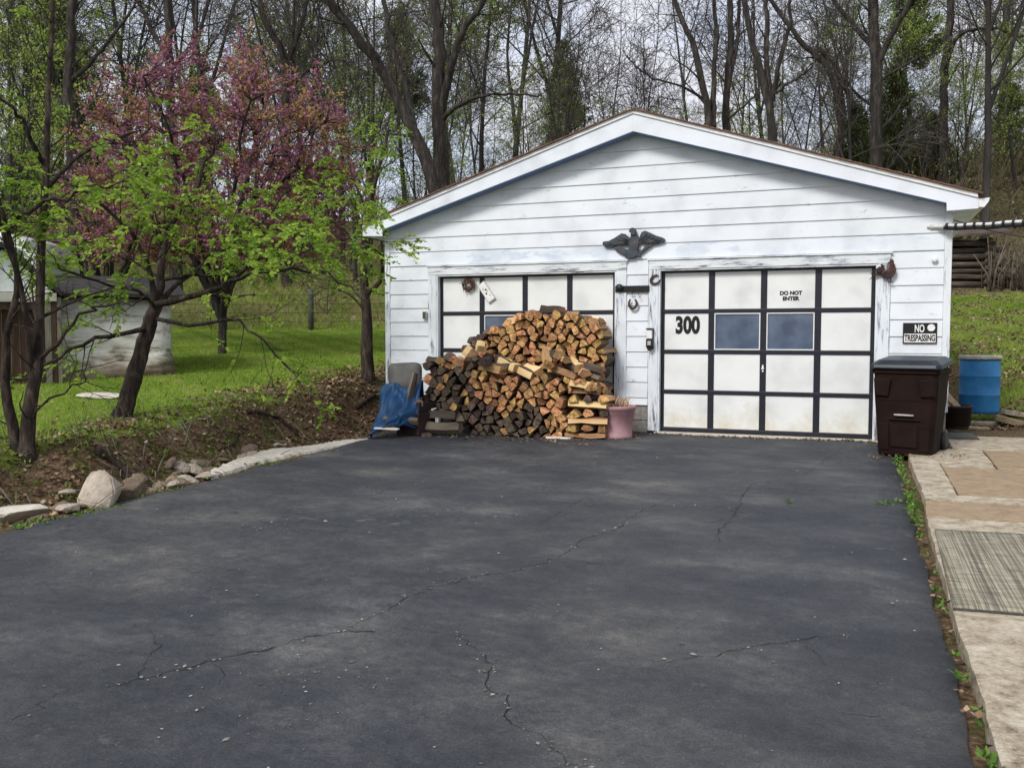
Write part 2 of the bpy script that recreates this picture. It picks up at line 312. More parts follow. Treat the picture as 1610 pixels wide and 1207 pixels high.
# terrain
m, nt_, b_ = new_mat('terrain'); n = nt_.nodes.new; l = nt_.links.new
g_ = n('ShaderNodeNewGeometry')
def tnoise(scale, detail=7, rough=.6):
    z = n('ShaderNodeTexNoise'); z.inputs['Scale'].default_value = scale; z.inputs['Detail'].default_value = detail; z.inputs['Roughness'].default_value = rough
    l(g_.outputs['Position'], z.inputs['Vector']); return z
na, nb_, nc_, nd_ = tnoise(.7), tnoise(6), tnoise(28), tnoise(1.8)
cg = ramp(nt_, [(.30, (.10, .15, .022)), (.5, (.18, .265, .035)), (.66, (.24, .32, .055)), (.8, (.31, .30, .10))]); l(nb_.outputs['Fac'], cg.inputs['Fac'])
cd0 = ramp(nt_, [(.28, (.05, .031, .019)), (.5, (.145, .095, .057)), (.66, (.26, .185, .118)), (.8, (.38, .29, .20))]); l(nc_.outputs['Fac'], cd0.inputs['Fac'])
cmo = ramp(nt_, [(.30, (.030, .034, .012)), (.55, (.085, .095, .026)), (.75, (.16, .15, .05))]); l(nc_.outputs['Fac'], cmo.inputs['Fac'])
nmo = tnoise(2.4, 8, .68); rmo = ramp(nt_, [(.49, (0, 0, 0)), (.60, (.85, .85, .85))]); l(nmo.outputs['Fac'], rmo.inputs['Fac'])
cd = n('ShaderNodeMix'); cd.data_type = 'RGBA'; l(rmo.outputs['Color'], cd.inputs['Factor']); l(cd0.outputs['Color'], cd.inputs['A']); l(cmo.outputs['Color'], cd.inputs['B'])
cfm = ramp(nt_, [(.30, (.08, .058, .036)), (.48, (.15, .115, .07)), (.60, (.17, .17, .065)), (.8, (.26, .22, .13))]); l(nb_.outputs['Fac'], cfm.inputs['Fac'])
def amask(attr, nse, gain=.9):
    at = n('ShaderNodeAttribute'); at.attribute_name = attr
    s1 = n('ShaderNodeMath'); s1.operation = 'SUBTRACT'; l(nse.outputs['Fac'], s1.inputs[0]); s1.inputs[1].default_value = .5
    m1 = n('ShaderNodeMath'); m1.operation = 'MULTIPLY_ADD'; l(s1.outputs[0], m1.inputs[0]); m1.inputs[1].default_value = gain; l(at.outputs['Fac'], m1.inputs[2])
    rr = ramp(nt_, [(.42, (0, 0, 0)), (.58, (1, 1, 1))]); l(m1.outputs[0], rr.inputs['Fac']); return rr
def mixc(fa, a, b2):
    x = n('ShaderNodeMix'); x.data_type = 'RGBA'; l(fa, x.inputs['Factor']); l(a, x.inputs['A']); l(b2, x.inputs['B']); return x.outputs['Result']
c1_ = mixc(amask('forest', nd_, 1.4).outputs['Color'], cg.outputs['Color'], cfm.outputs['Color'])
c2_ = mixc(amask('dirt', nb_, 1.3).outputs['Color'], c1_, cd.outputs['Result'])
l(c2_, b_.inputs['Base Color']); b_.inputs['Roughness'].default_value = .97; b_.inputs['Specular IOR Level'].default_value = .1
bp_ = n('ShaderNodeBump'); bp_.inputs['Strength'].default_value = .9; bp_.inputs['Distance'].default_value = .05
l(nc_.outputs['Fac'], bp_.inputs['Height']); l(bp_.outputs['Normal'], b_.inputs['Normal'])

# asphalt: sealed, dusty, streaked and speckled
m, nt_, b_ = new_mat('asphalt'); n = nt_.nodes.new; l = nt_.links.new
g_ = n('ShaderNodeNewGeometry')
mpa = n('ShaderNodeMapping'); mpa.inputs['Scale'].default_value = (.8, 1.15, 1); mpa.inputs['Rotation'].default_value = (0, 0, rad(24)); l(g_.outputs['Position'], mpa.inputs['Vector'])
n1 = n('ShaderNodeTexNoise'); n1.inputs['Scale'].default_value = 1.25; n1.inputs['Detail'].default_value = 12; n1.inputs['Roughness'].default_value = .70; l(mpa.outputs['Vector'], n1.inputs['Vector'])
n2 = tnoise(.45, 5); n3 = tnoise(95, 5, .85); n4 = tnoise(16, 8, .7)
ca = ramp(nt_, [(.30, (.027, .030, .036)), (.44, (.041, .044, .050)), (.53, (.056, .058, .062)), (.60, (.080, .080, .080)), (.70, (.125, .123, .118))]); l(n1.outputs['Fac'], ca.inputs['Fac'])
cb_ = ramp(nt_, [(.35, (.78, .82, .90)), (.65, (1.20, 1.18, 1.14))]); l(n2.outputs['Fac'], cb_.inputs['Fac'])
mm = n('ShaderNodeMix'); mm.data_type = 'RGBA'; mm.blend_type = 'MULTIPLY'; mm.inputs['Factor'].default_value = 1; l(ca.outputs['Color'], mm.inputs['A']); l(cb_.outputs['Color'], mm.inputs['B'])
cs_ = ramp(nt_, [(.32, (.40, .40, .40)), (.50, (.95, .95, .95)), (.60, (1.35, 1.34, 1.32)), (.70, (2.6, 2.5, 2.35))]); l(n3.outputs['Fac'], cs_.inputs['Fac'])
m2 = n('ShaderNodeMix'); m2.data_type = 'RGBA'; m2.blend_type = 'MULTIPLY'; m2.inputs['Factor'].default_value = .85; l(mm.outputs['Result'], m2.inputs['A']); l(cs_.outputs['Color'], m2.inputs['B'])
vo = n('ShaderNodeTexVoronoi'); vo.inputs['Scale'].default_value = 38; l(g_.outputs['Position'], vo.inputs['Vector'])
cv = ramp(nt_, [(.05, (1, 1, 1)), (.11, (0, 0, 0))]); l(vo.outputs['Distance'], cv.inputs['Fac'])
wn = tnoise(2.6, 3); cw = ramp(nt_, [(.50, (.10, .10, .10)), (.66, (.75, .75, .75))]); l(wn.outputs['Fac'], cw.inputs['Fac'])
ml = n('ShaderNodeMath'); ml.operation = 'MULTIPLY'; l(cv.outputs['Color'], ml.inputs[0]); l(cw.outputs['Color'], ml.inputs[1])
m3 = n('ShaderNodeMix'); m3.data_type = 'RGBA'; m3.inputs['B'].default_value = (.24, .22, .20, 1); l(m2.outputs['Result'], m3.inputs['A']); l(ml.outputs[0], m3.inputs['Factor'])
cx4 = ramp(nt_, [(.34, (.66, .67, .70)), (.48, (.98, .98, .98)), (.60, (1.18, 1.16, 1.13)), (.72, (1.6, 1.55, 1.45))]); l(n4.outputs['Fac'], cx4.inputs['Fac'])
m4 = n('ShaderNodeMix'); m4.data_type = 'RGBA'; m4.blend_type = 'MULTIPLY'; m4.inputs['Factor'].default_value = .85; l(m3.outputs['Result'], m4.inputs['A']); l(cx4.outputs['Color'], m4.inputs['B'])
n6 = tnoise(3.2, 10, .78); c6 = ramp(nt_, [(.60, (0, 0, 0)), (.68, (.55, .55, .55))]); l(n6.outputs['Fac'], c6.inputs['Fac'])
m5 = n('ShaderNodeMix'); m5.data_type = 'RGBA'; m5.inputs['B'].default_value = (.15, .142, .128, 1); l(m4.outputs['Result'], m5.inputs['A']); l(c6.outputs['Color'], m5.inputs['Factor'])
l(m5.outputs['Result'], b_.inputs['Base Color']); b_.inputs['Specular IOR Level'].default_value = .32
rr_ = ramp(nt_, [(.3, (.52, .52, .52)), (.7, (.85, .85, .85))]); l(n4.outputs['Fac'], rr_.inputs['Fac']); l(rr_.outputs['Color'], b_.inputs['Roughness'])
ad_ = n('ShaderNodeMath'); ad_.operation = 'MULTIPLY_ADD'; l(n3.outputs['Fac'], ad_.inputs[0]); ad_.inputs[1].default_value = .35; l(n4.outputs['Fac'], ad_.inputs[2])
bp_ = n('ShaderNodeBump'); bp_.inputs['Strength'].default_value = .8; bp_.inputs['Distance'].default_value = .014
l(ad_.outputs[0], bp_.inputs['Height']); l(bp_.outputs['Normal'], b_.inputs['Normal'])
flat('crack', (.010, .010, .011), rough=1)

# striped rug
m, nt_, b_ = new_mat('rug'); n = nt_.nodes.new; l = nt_.links.new
tc_ = n('ShaderNodeTexCoord'); mpa = n('ShaderNodeMapping'); mpa.inputs['Scale'].default_value = (6.5, .04, 1); l(tc_.outputs['Object'], mpa.inputs['Vector'])
n1 = n('ShaderNodeTexNoise'); n1.inputs['Scale'].default_value = 1.6; n1.inputs['Detail'].default_value = 5; n1.inputs['Roughness'].default_value = .75; l(mpa.outputs['Vector'], n1.inputs['Vector'])
n2 = n('ShaderNodeTexNoise'); n2.inputs['Scale'].default_value = 22; n2.inputs['Detail'].default_value = 4
mpb = n('ShaderNodeMapping'); mpb.inputs['Scale'].default_value = (.3, 3, 1); l(tc_.outputs['Object'], mpb.inputs['Vector']); l(mpb.outputs['Vector'], n2.inputs['Vector'])
c1 = ramp(nt_, [(.30, (.07, .058, .044)), (.42, (.17, .145, .11)), (.48, (.36, .335, .25)), (.53, (.11, .098, .062)), (.58, (.40, .38, .29)), (.63, (.26, .20, .16)), (.72, (.13, .11, .085))]); l(n1.outputs['Fac'], c1.inputs['Fac'])
c2 = ramp(nt_, [(.3, (.50, .49, .47)), (.7, (1.25, 1.25, 1.25))]); l(n2.outputs['Fac'], c2.inputs['Fac'])
mm = n('ShaderNodeMix'); mm.data_type = 'RGBA'; mm.blend_type = 'MULTIPLY'; mm.inputs['Factor'].default_value = 1; l(c1.outputs['Color'], mm.inputs['A']); l(c2.outputs['Color'], mm.inputs['B'])
l(mm.outputs['Result'], b_.inputs['Base Color']); b_.inputs['Roughness'].default_value = 1
bp_ = n('ShaderNodeBump'); bp_.inputs['Strength'].default_value = .6; bp_.inputs['Distance'].default_value = .006; l(n2.outputs['Fac'], bp_.inputs['Height']); l(bp_.outputs['Normal'], b_.inputs['Normal'])

# ------------------------------------------------------------------ mesh helpers
def tag(o, label=None, cat=None, group=None, kind=None):
    if label: o['label'] = label
    if cat: o['category'] = cat
    if group: o['group'] = group
    if kind: o['kind'] = kind
    return o
def empty(name, loc=(0, 0, 0), rz=0.0, label=None, cat=None, group=None):
    o = bpy.data.objects.new(name, None); COL.objects.link(o); o.location = loc; o.rotation_euler = (0, 0, rz)
    o.empty_display_size = .1
    return tag(o, label, cat, group)
def link(name, me, mats, parent=None, loc=None):
    o = bpy.data.objects.new(name, me); COL.objects.link(o)
    if isinstance(mats, str): mats = [mats]
    if not me.materials:
        for k in mats: me.materials.append(MATS[k])
    if parent is not None: o.parent = parent
    if loc is not None: o.location = loc
    return o
class MB:
    def __init__(s): s.v = []; s.f = []; s.mi = []; s.sm = []
    def add(s, vs, fs, mi=0, smooth=False):
        b = len(s.v); s.v += [tuple(map(float, p)) for p in vs]
        for q in fs: s.f.append(tuple(i + b for i in q)); s.mi.append(mi); s.sm.append(smooth)
        return s
    def box(s, x0, x1, y0, y1, z0, z1, mi=0):
        v = [(x, y, z) for z in (z0, z1) for y in (y0, y1) for x in (x0, x1)]
        return s.add(v, [(0, 2, 3, 1), (4, 5, 7, 6), (0, 1, 5, 4), (2, 6, 7, 3), (0, 4, 6, 2), (1, 3, 7, 5)], mi)
    def prism(s, poly, axis, a, b, mi=0, mi_ends=None):
        """poly: list of 2-D points; axis 'y': (x,z) extruded in y; 'z': (x,y); 'x': (y,z)"""
        def mk(p, t):
            return (p[0], t, p[1]) if axis == 'y' else ((p[0], p[1], t) if axis == 'z' else (t, p[0], p[1]))
        n = len(poly); v = [mk(p, a) for p in poly] + [mk(p, b) for p in poly]
        s.add(v, [(i, (i + 1) % n, n + (i + 1) % n, n + i) for i in range(n)], mi)
        e = mi if mi_ends is None else mi_ends
        base = len(s.v) - 2 * n
        s.f.append(tuple(base + i for i in range(n))[::-1]); s.mi.append(e); s.sm.append(False)
        s.f.append(tuple(base + n + i for i in range(n))); s.mi.append(e); s.sm.append(False)
        return s
    def tube(s, pts, rads, sides=8, mi=0, caps=True, smooth=True):
        pts = [np.asarray(p, float) for p in pts]; n = len(pts)
        if not hasattr(rads, '__len__'): rads = [rads] * n
        ref = None; V = []
        for i in range(n):
            t = pts[min(i + 1, n - 1)] - pts[max(i - 1, 0)]; t = t / (np.linalg.norm(t) + 1e-9)
            if ref is None: ref = np.array([0, 0, 1.]) if abs(t[2]) < .9 else np.array([1., 0, 0])
            a = np.cross(t, ref); a /= np.linalg.norm(a) + 1e-9; b = np.cross(t, a); ref = -b if np.linalg.norm(b) > 0 else ref
            ref = np.cross(a, t)
            for k in range(sides):
                an = 2 * math.pi * k / sides; V.append(pts[i] + rads[i] * (math.cos(an) * a + math.sin(an) * np.cross(t, a)))
        Fc = [(i * sides + k, i * sides + (k + 1) % sides, (i + 1) * sides + (k + 1) % sides, (i + 1) * sides + k) for i in range(n - 1) for k in range(sides)]
        s.add(V, Fc, mi, smooth)
        if caps:
            base = len(s.v) - n * sides
            s.f.append(tuple(base + k for k in range(sides))[::-1]); s.mi.append(mi); s.sm.append(False)
            s.f.append(tuple(base + (n - 1) * sides + k for k in range(sides))); s.mi.append(mi); s.sm.append(False)
        return s
    def lathe(s, prof, sides=24, mi=0, cx=0, cy=0, cap=True, smooth=True):
        V = [(cx + r * math.cos(2 * math.pi * k / sides), cy + r * math.sin(2 * math.pi * k / sides), z) for r, z in prof for k in range(sides)]
        n = len(prof)
        s.add(V, [(i * sides + k, i * sides + (k + 1) % sides, (i + 1) * sides + (k + 1) % sides, (i + 1) * sides + k) for i in range(n - 1) for k in range(sides)], mi, smooth)
        if cap:
            base = len(s.v) - n * sides
            s.f.append(tuple(base + k for k in range(sides))[::-1]); s.mi.append(mi); s.sm.append(False)
            s.f.append(tuple(base + (n - 1) * sides + k for k in range(sides))); s.mi.append(mi); s.sm.append(False)
        return s
    def mesh(s, name):
        me = bpy.data.meshes.new(name); me.from_pydata(s.v, [], s.f)
        me.polygons.foreach_set('material_index', s.mi); me.polygons.foreach_set('use_smooth', s.sm)
        bm = bmesh.new(); bm.from_mesh(me); bmesh.ops.recalc_face_normals(bm, faces=bm.faces); bm.to_mesh(me); bm.free()
        me.update(); return me
    def build(s, name, mats, parent=None, loc=None, bevel=0.0, rot=None):
        o = link(name, s.mesh(name), mats, parent, loc)
        if rot is not None: o.rotation_euler = rot
        if bevel:
            md = o.modifiers.new('bevel', 'BEVEL'); md.width = bevel; md.segments = 2; md.limit_method = 'ANGLE'; md.angle_limit = rad(40)
        return o
def np_mesh(name, V, Fc, rnd=None, smooth=False):
    """V (n,3); Fc (m,k) faces with k corners each; rnd per-face attribute"""
    V = np.ascontiguousarray(V, np.float32); Fc = np.ascontiguousarray(Fc, np.int32); k = Fc.shape[1]; mN = len(Fc)
    me = bpy.data.meshes.new(name)
    me.vertices.add(len(V)); me.vertices.foreach_set('co', V.ravel())
    me.loops.add(mN * k); me.loops.foreach_set('vertex_index', Fc.ravel())
    me.polygons.add(mN); me.polygons.foreach_set('loop_start', np.arange(0, mN * k, k, dtype=np.int32))
    if smooth: me.polygons.foreach_set('use_smooth', np.ones(mN, bool))
    if rnd is not None:
        a = me.attributes.new('rnd', 'FLOAT', 'FACE'); a.data.foreach_set('value', np.ascontiguousarray(rnd, np.float32))
    me.update(calc_edges=True)
    return me
def text(name, body, size, mat_, parent, loc, rot=(math.pi / 2, 0, 0), bold=0.0, sx=1.0, extrude=.002, spacing=1.0, align='CENTER'):
    c = bpy.data.curves.new(name, 'FONT'); c.body = body; c.size = size; c.extrude = extrude; c.offset = bold; c.align_x = align; c.align_y = 'CENTER'
    c.space_character = spacing; c.space_line = 1.05
    o = bpy.data.objects.new(name, c); COL.objects.link(o); o.location = loc; o.rotation_euler = rot; o.scale = (sx, 1, 1)
    bpy.context.view_layer.update()
    me = bpy.data.meshes.new_from_object(o.evaluated_get(bpy.context.evaluated_depsgraph_get()))
    bpy.data.objects.remove(o, do_unlink=True)
    me.materials.clear(); me.materials.append(MATS[mat_])
    o = bpy.data.objects.new(name, me); COL.objects.link(o); o.location = loc; o.rotation_euler = rot; o.scale = (sx, 1, 1); o.parent = parent
    return o
def rock_mesh(name, rng, sx, sy, sz, sub=2, cuts=9, flatb=.15, lo=.62, hi=.92):
    """angular stone: an icosphere sliced by random planes"""
    bm = bmesh.new(); bmesh.ops.create_icosphere(bm, subdivisions=sub, radius=1)
    P = [(rng.normal(size=3), rng.uniform(lo, hi)) for _ in range(cuts)]
    P = [(a / np.linalg.norm(a), d) for a, d in P]
    for v in bm.verts:
        c = np.array(v.co)
        for a, d in P:
            e = c @ a
            if e > d: c = c - a * (e - d) * .94
        c = c * (1 + rng.normal(0, .015))
        c[2] = max(c[2], -flatb - .35)
        v.co = (c[0] * sx, c[1] * sy, c[2] * sz)
    me = bpy.data.meshes.new(name); bm.to_mesh(me); bm.free(); return me

# ================================================================== SETTING
def axis_lines(lo, hi, step, far_lo, far_hi, grow=1.16):
    a = list(np.arange(lo, hi + 1e-6, step)); s = step; p = hi
    while p < far_hi: s *= grow; p += s; a.append(p)
    s = step; p = lo; b = []
    while p > far_lo: s *= grow; p -= s; b.append(p)
    return np.array(b[::-1] + a)
gxs = axis_lines(-14, 2.5, .13, -420, 320); gys = axis_lines(-9.5, 9, .14, -260, 420)
X, Y = np.meshgrid(gxs, gys); Z = ground(X, Y)
nx, ny = len(gxs), len(gys)
V = np.stack([X.ravel(), Y.ravel(), Z.ravel()], 1)
idx = np.arange(nx * ny).reshape(ny, nx)
Fq = np.stack([idx[:-1, :-1].ravel(), idx[:-1, 1:].ravel(), idx[1:, 1:].ravel(), idx[1:, :-1].ravel()], 1)
me = np_mesh('ground', V, Fq, smooth=True)
def masks(x, y):
    dx = x - CAM[0]; dy = y - CAM[1]
    s = -math.sin(YAW) * dx + math.cos(YAW) * dy; r = math.cos(YAW) * dx + math.sin(YAW) * dy
    px = 805 + F_PX * r / np.maximum(s, 2)
    d = edge_x(y) - x
    dirt = sstep(d, 1.75, 1.1) * sstep(y, .8, -.4)
    dirt = np.maximum(dirt, .70 * sstep(d, 3.0, 1.9) * sstep(y, 1.5, -.5) * sstep(vnoise(x, y, 7), -.2, .5))
    gx = np.maximum(np.maximum(-7.54 - x, x), 0); gy = np.maximum(np.maximum(-y, y - 7.3), 0)
    dirt = np.maximum(dirt, .95 * sstep(np.sqrt(gx ** 2 + gy ** 2), 2.1, .7))
    dirt = np.maximum(dirt, .50 * (px > 1300) * sstep(s, 12, 14) * sstep(s, 30, 24))
    forest = np.where(px > 1100, sstep(s, 24, 28), sstep(s, 30, 42))
    forest = np.maximum(forest, .45 * sstep(s, 25.5, 28))
    return dirt, forest
dm, fm = masks(V[:, 0], V[:, 1])
for nm, arr in (('dirt', dm), ('forest', fm)):
    a = me.attributes.new(nm, 'FLOAT', 'POINT'); a.data.foreach_set('value', arr.astype(np.float32))
tag(link('ground', me, 'terrain'), kind='structure')

# driveway sheet with a rounded, uneven edge
ys = np.concatenate([np.arange(-26, -9.5, .5), np.arange(-9.5, -.05, .12), [-0.03]])
cols_ = 26; V = []; 
for y in ys:
    xl = float(edge_x(y)) + .05 * math.sin(y * 7.1) * .5 + .02 * math.sin(y * 17)
    xr = -.60 + .012 * math.sin(y * 4.1) + .01 * math.sin(y * 11)
    z0 = float(drive_z(y))
    V.append((xl - .05, y, z0 - .09))
    for k in range(cols_):
        t = k / (cols_ - 1); x = xl + (xr - xl) * t
        e = .03 * (1 - min(1, t * 22)) + .015 * (1 - min(1, (1 - t) * 60))
        V.append((x, y, z0 - e + .010 * float(vnoise(x * .9, y * .9, 3))))
    V.append((xr + .015, y, z0 - .09))
c2 = cols_ + 2
Fq = [(i * c2 + k, i * c2 + k + 1, (i + 1) * c2 + k + 1, (i + 1) * c2 + k) for i in range(len(ys) - 1) for k in range(c2 - 1)]
me = np_mesh('driveway', np.array(V), np.array(Fq), smooth=True)
driveway = tag(link('driveway', me, 'asphalt'), kind='structure')
def dz_at(x, y): return float(drive_z(y)) + .010 * float(vnoise(x * .9, y * .9, 3))
# cracks: thin open seams that run over the sheet
rngc = np.random.default_rng(5)
CRK = []
def crack(pix, wmax, seed):
    rg = np.random.default_rng(seed)
    P = [on_drive(*p)[:2] for p in pix]; Q = []
    for a, b in zip(P[:-1], P[1:]):
        nseg = max(2, int(np.linalg.norm(b - a) / .035))
        for i in range(nseg): Q.append(a + (b - a) * i / nseg)
    Q.append(P[-1]); Q = np.array(Q); nQ = len(Q)
    Q[1:-1] += np.cumsum(rg.normal(0, .010, (nQ - 2, 2)), 0) * .5 + rg.normal(0, .011, (nQ - 2, 2))
    if seed in (2, 3, 5, 6, 9): CRK.extend([tuple(q) for q in Q[::2]])
    V = []; Fc = []
    for i in range(nQ):
        t = Q[min(i + 1, nQ - 1)] - Q[max(i - 1, 0)]; t = t / (np.linalg.norm(t) + 1e-9); nn = np.array([-t[1], t[0]])
        wd = wmax * .60 * (.10 + .90 * rg.random() ** 1.5) * min(1, i / 4, (nQ - 1 - i) / 4) + .0008
        for sgn in (-1, 1):
            q = Q[i] + nn * wd * sgn * .5; V.append((q[0], q[1], dz_at(q[0], q[1]) + .003))
    Fc = [(2 * i, 2 * i + 1, 2 * i + 3, 2 * i + 2) for i in range(nQ - 1)]
    link('crack', np_mesh('crack', np.array(V), np.array(Fc)), 'crack', driveway)
crack([(0, 1140), (60, 1115), (85, 1093), (110, 1082)], .012, 1)
crack([(170, 1080), (260, 1055), (330, 1035), (400, 1020), (470, 1003), (540, 992), (620, 990)], .014, 2)
crack([(600, 965), (640, 942), (680, 925), (740, 910), (800, 900), (860, 885), (905, 858), (920, 845), (960, 838), (985, 820)], .012, 3)
crack([(1128, 855), (1135, 838), (1160, 810), (1175, 785), (1190, 760)], .011, 4)
crack([(720, 995), (740, 1012), (780, 1045), (772, 1080), (815, 1095), (820, 1130), (868, 1160), (890, 1185), (925, 1207)], .010, 5)
crack([(1050, 1040), (1120, 1035), (1200, 1018), (1260, 1008), (1330, 1003)], .009, 6)
crack([(1320, 1120), (1370, 1122), (1410, 1126)], .008, 7)
crack([(845, 825), (880, 808), (930, 785)], .007, 8)
crack([(600, 965), (560, 985), (540, 992)], .008, 9)
crack([(1190, 760), (1270, 745), (1340, 700)], .006, 10)
crack([(620, 990), (680, 993), (720, 995)], .008, 11)
for k, c in enumerate(([(700, 900), (660, 905), (640, 903)], [(880, 875), (930, 885), (960, 880)], [(780, 1045), (800, 1030), (818, 1022)], [(820, 1130), (850, 1120), (880, 1122)], [(330, 1035), (345, 1055), (340, 1075)], [(1160, 810), (1120, 822), (1090, 820)], [(1260, 1008), (1290, 1030), (1300, 1045)], [(200, 1080), (230, 1045), (250, 1020), (240, 990)], [(960, 838), (1010, 800), (1060, 780)], [(430, 790), (470, 775), (520, 770)])):
    crack(c, .006, 30 + k)

# concrete walkway in separate slabs, right of the driveway
walk_root = tag(bpy.data.objects.new('walkway', None), kind='structure'); COL.objects.link(walk_root)
def slab(pts, z0, th, m_, seed, sag=0.0):
    """a slab from a plan outline; edges chipped"""
    rg = np.random.default_rng(seed); poly = []
    n_ = len(pts)
    for i in range(n_):
        a = np.array(pts[i]); b = np.array(pts[(i + 1) % n_]); k = max(1, int(np.linalg.norm(b - a) / .14))
        for j in range(k):
            p = a + (b - a) * j / k + (rg.normal(0, .0045, 2) if j else 0); poly.append(tuple(p))
    mb = MB(); n_ = len(poly)
    top = [(x, y, float(drive_z(y)) + z0 + sag * x) for x, y in poly]
    ctr = np.array(poly).mean(0)
    ins = [(x + (ctr[0] - x) * .012, y + (ctr[1] - y) * .012, z + .006) for (x, y, z) in top]
    bot = [(x, y, z - th) for x, y, z in top]
    mb.add(bot + top + ins, [(i, (i + 1) % n_, n_ + (i + 1) % n_, n_ + i) for i in range(n_)] + [(n_ + i, n_ + (i + 1) % n_, 2 * n_ + (i + 1) % n_, 2 * n_ + i) for i in range(n_)] + [tuple(range(2 * n_, 3 * n_))])
    return mb.build('paving_slab', m_, walk_root)
slab([(-.545, -14), (2.6, -14), (2.6, -6.66), (-.53, -6.66)], .03, .1, 'concrete', 1)
slab([(-.53, -6.645), (2.6, -6.645), (2.6, -4.30), (-.50, -4.30)], .022, .1, 'concrete', 2)
slab([(-.50, -4.285), (2.6, -4.285), (2.6, -3.70), (-.47, -3.70)], .026, .1, 'concrete_brown', 3)
slab([(-.47, -3.685), (2.6, -3.685), (2.6, -3.45), (-.46, -3.45)], .034, .1, 'concrete', 4)
slab([(-.46, -3.435), (-.20, -3.435), (-.20, -1.62), (-.47, -1.62)], .022, .1, 'concrete', 5)
slab([(-.185, -3.435), (.95, -3.435), (.97, -1.9), (-.19, -1.9)], .02, .1, 'concrete_brown', 6)
slab([(.985, -3.435), (2.6, -3.435), (2.6, -1.9), (.99, -1.9)], .026, .1, 'concrete', 7)
slab([(-.47, -1.6), (.30, -1.6), (.31, -.62), (-.45, -.62)], .022, .1, 'concrete', 8)
slab([(.31, -1.88), (2.6, -1.88), (2.6, -.62), (.33, -.62)], .026, .1, 'concrete_brown', 9)
slab([(.02, -.6), (2.6, -.6), (2.6, .75), (.04, .62)], .03, .1, 'concrete', 10)
slab([(-.19, -1.88), (.29, -1.88), (.29, -1.62), (-.19, -1.62)], .018, .1, 'concrete', 11)
# pale threshold strip under the doors
mb = MB(); mb.box(-3.50, -.70, -.13, .05, -.05, .012); tag(mb.build('threshold', 'concrete_pale', bevel=.006), kind='structure')
mb = MB(); mb.box(-6.75, -4.0, -.13, .05, -.05, .012); tag(mb.build('threshold', 'concrete_pale', bevel=.006), kind='structure')

# ================================================================== GARAGE
garage = empty('garage', (0, 0, 0), label='white lap-sided two-door garage with low gable roof', cat='garage')
XL, XR, XM = -7.54, 0.0, -3.77
SL = .3225
EAVE = 2.83
def roof_z(x): return 3.99 - .30 * abs(x - XM)     # underside line where siding meets the soffit
# solid wall core behind the siding (with two door openings)
DL0, DL1, DR0, DR1, DH = -6.70, -4.045, -3.455, -.80, 2.134
mb = MB()
def wall_piece(x0, x1, z0, z1=None):
    if z1 is None:
        pts = [(x0, z0), (x1, z0), (x1, roof_z(x1))]
        if x0 < XM < x1: pts.append((XM, roof_z(XM)))
        pts.append((x0, roof_z(x0)))
    else: pts = [(x0, z0), (x1, z0), (x1, z1), (x0, z1)]
    mb.prism(pts, 'y', .0, .16)
wall_piece(XL + .01, DL0, .36); wall_piece(DL0, DL1, DH + .01); wall_piece(DL1, DR0, .36); wall_piece(DR0, DR1, DH + .01); wall_piece(DR1, XR - .01, .36)
mb.box(XL + .01, XL + .15, .16, 7.3, .36, 2.9); mb.box(XR - .15, XR - .01, .16, 7.3, .36, 2.9)
mb.prism([(XL + .01, .36), (XR - .01, .36), (XR - .01, roof_z(XR)), (XM, roof_z(XM)), (XL + .01, roof_z(XL))], 'y', 7.15, 7.3)
wall = mb.build('wall', 'siding', garage)
# lap siding, board by board
TOPT = 2.275
rgs = np.random.default_rng(11)
def plank(x0, x1, z0, z1, m_):
    pts = []
    h = .014 + rgs.normal(0, .0015)
    e = rgs.normal(0, .0012)
    zt0, zt1 = min(z1, roof_z(x0)), min(z1, roof_z(x1))
    poly = [(x0, z0 + e), (x1, z0 + e)]
    def at(z): return XM + (3.99 - z) / .30
    if zt1 < z1 - 1e-4 or zt0 < z1 - 1e-4:
        # clipped by the slopes
        xr_ = min(x1, at(z1)) if z1 < 3.985 else XM; xl_ = max(x0, 2 * XM - at(z1)) if z1 < 3.985 else XM
        a = min(x1, at(z0)); b = max(x0, 2 * XM - at(z0))
        poly = [(b, z0 + e), (a, z0 + e)]
        if x1 < a + 1e-6 and roof_z(x1) < z1: poly.append((x1, roof_z(x1)))
        if xr_ - xl_ > .02: poly += [(xr_, min(z1, roof_z(xr_))), (xl_, min(z1, roof_z(xl_)))]
        else: poly.append((XM, 3.985))
        if x0 > b - 1e-6 and roof_z(x0) < z1: poly.append((x0, roof_z(x0)))
    else: poly += [(x1, z1), (x0, z1)]
    V = []; zlo = z0
    for (x, z) in poly:
        t = (z - zlo) / (z1 - zlo); V.append((x, -.004 - h * (1 - t), z))
    nP = len(poly); W = [(x, .002, z) for x, z in poly]
    mb = MB(); mb.add(V + W, [tuple(range(nP)), tuple(range(2 * nP - 1, nP - 1, -1))] + [(i, nP + i, nP + (i + 1) % nP, (i + 1) % nP) for i in range(nP)])
    mb.build('siding_board', m_, wall)
zl = [2.706 + .204 * k for k in range(-12, 8)]
for i, z0 in enumerate(zl):
    z1 = z0 + .204
    if z0 > 3.97: continue
    za = max(z0, .36)
    if z1 <= .36: continue
    if z0 >= TOPT - .03:
        worn = abs(z0 - 2.298) < .05
        plank(XL + .07, XR - .07, max(z0, TOPT + .002), z1, 'siding_worn' if worn else 'siding')
    else:
        zb = min(z1, 2.3)
        for (a, b) in ((XL + .07, -6.845), (-3.955, -3.605), (-.645, XR - .07)):
            plank(a, b, za, z1 if z1 < 2.28 else TOPT, 'siding')
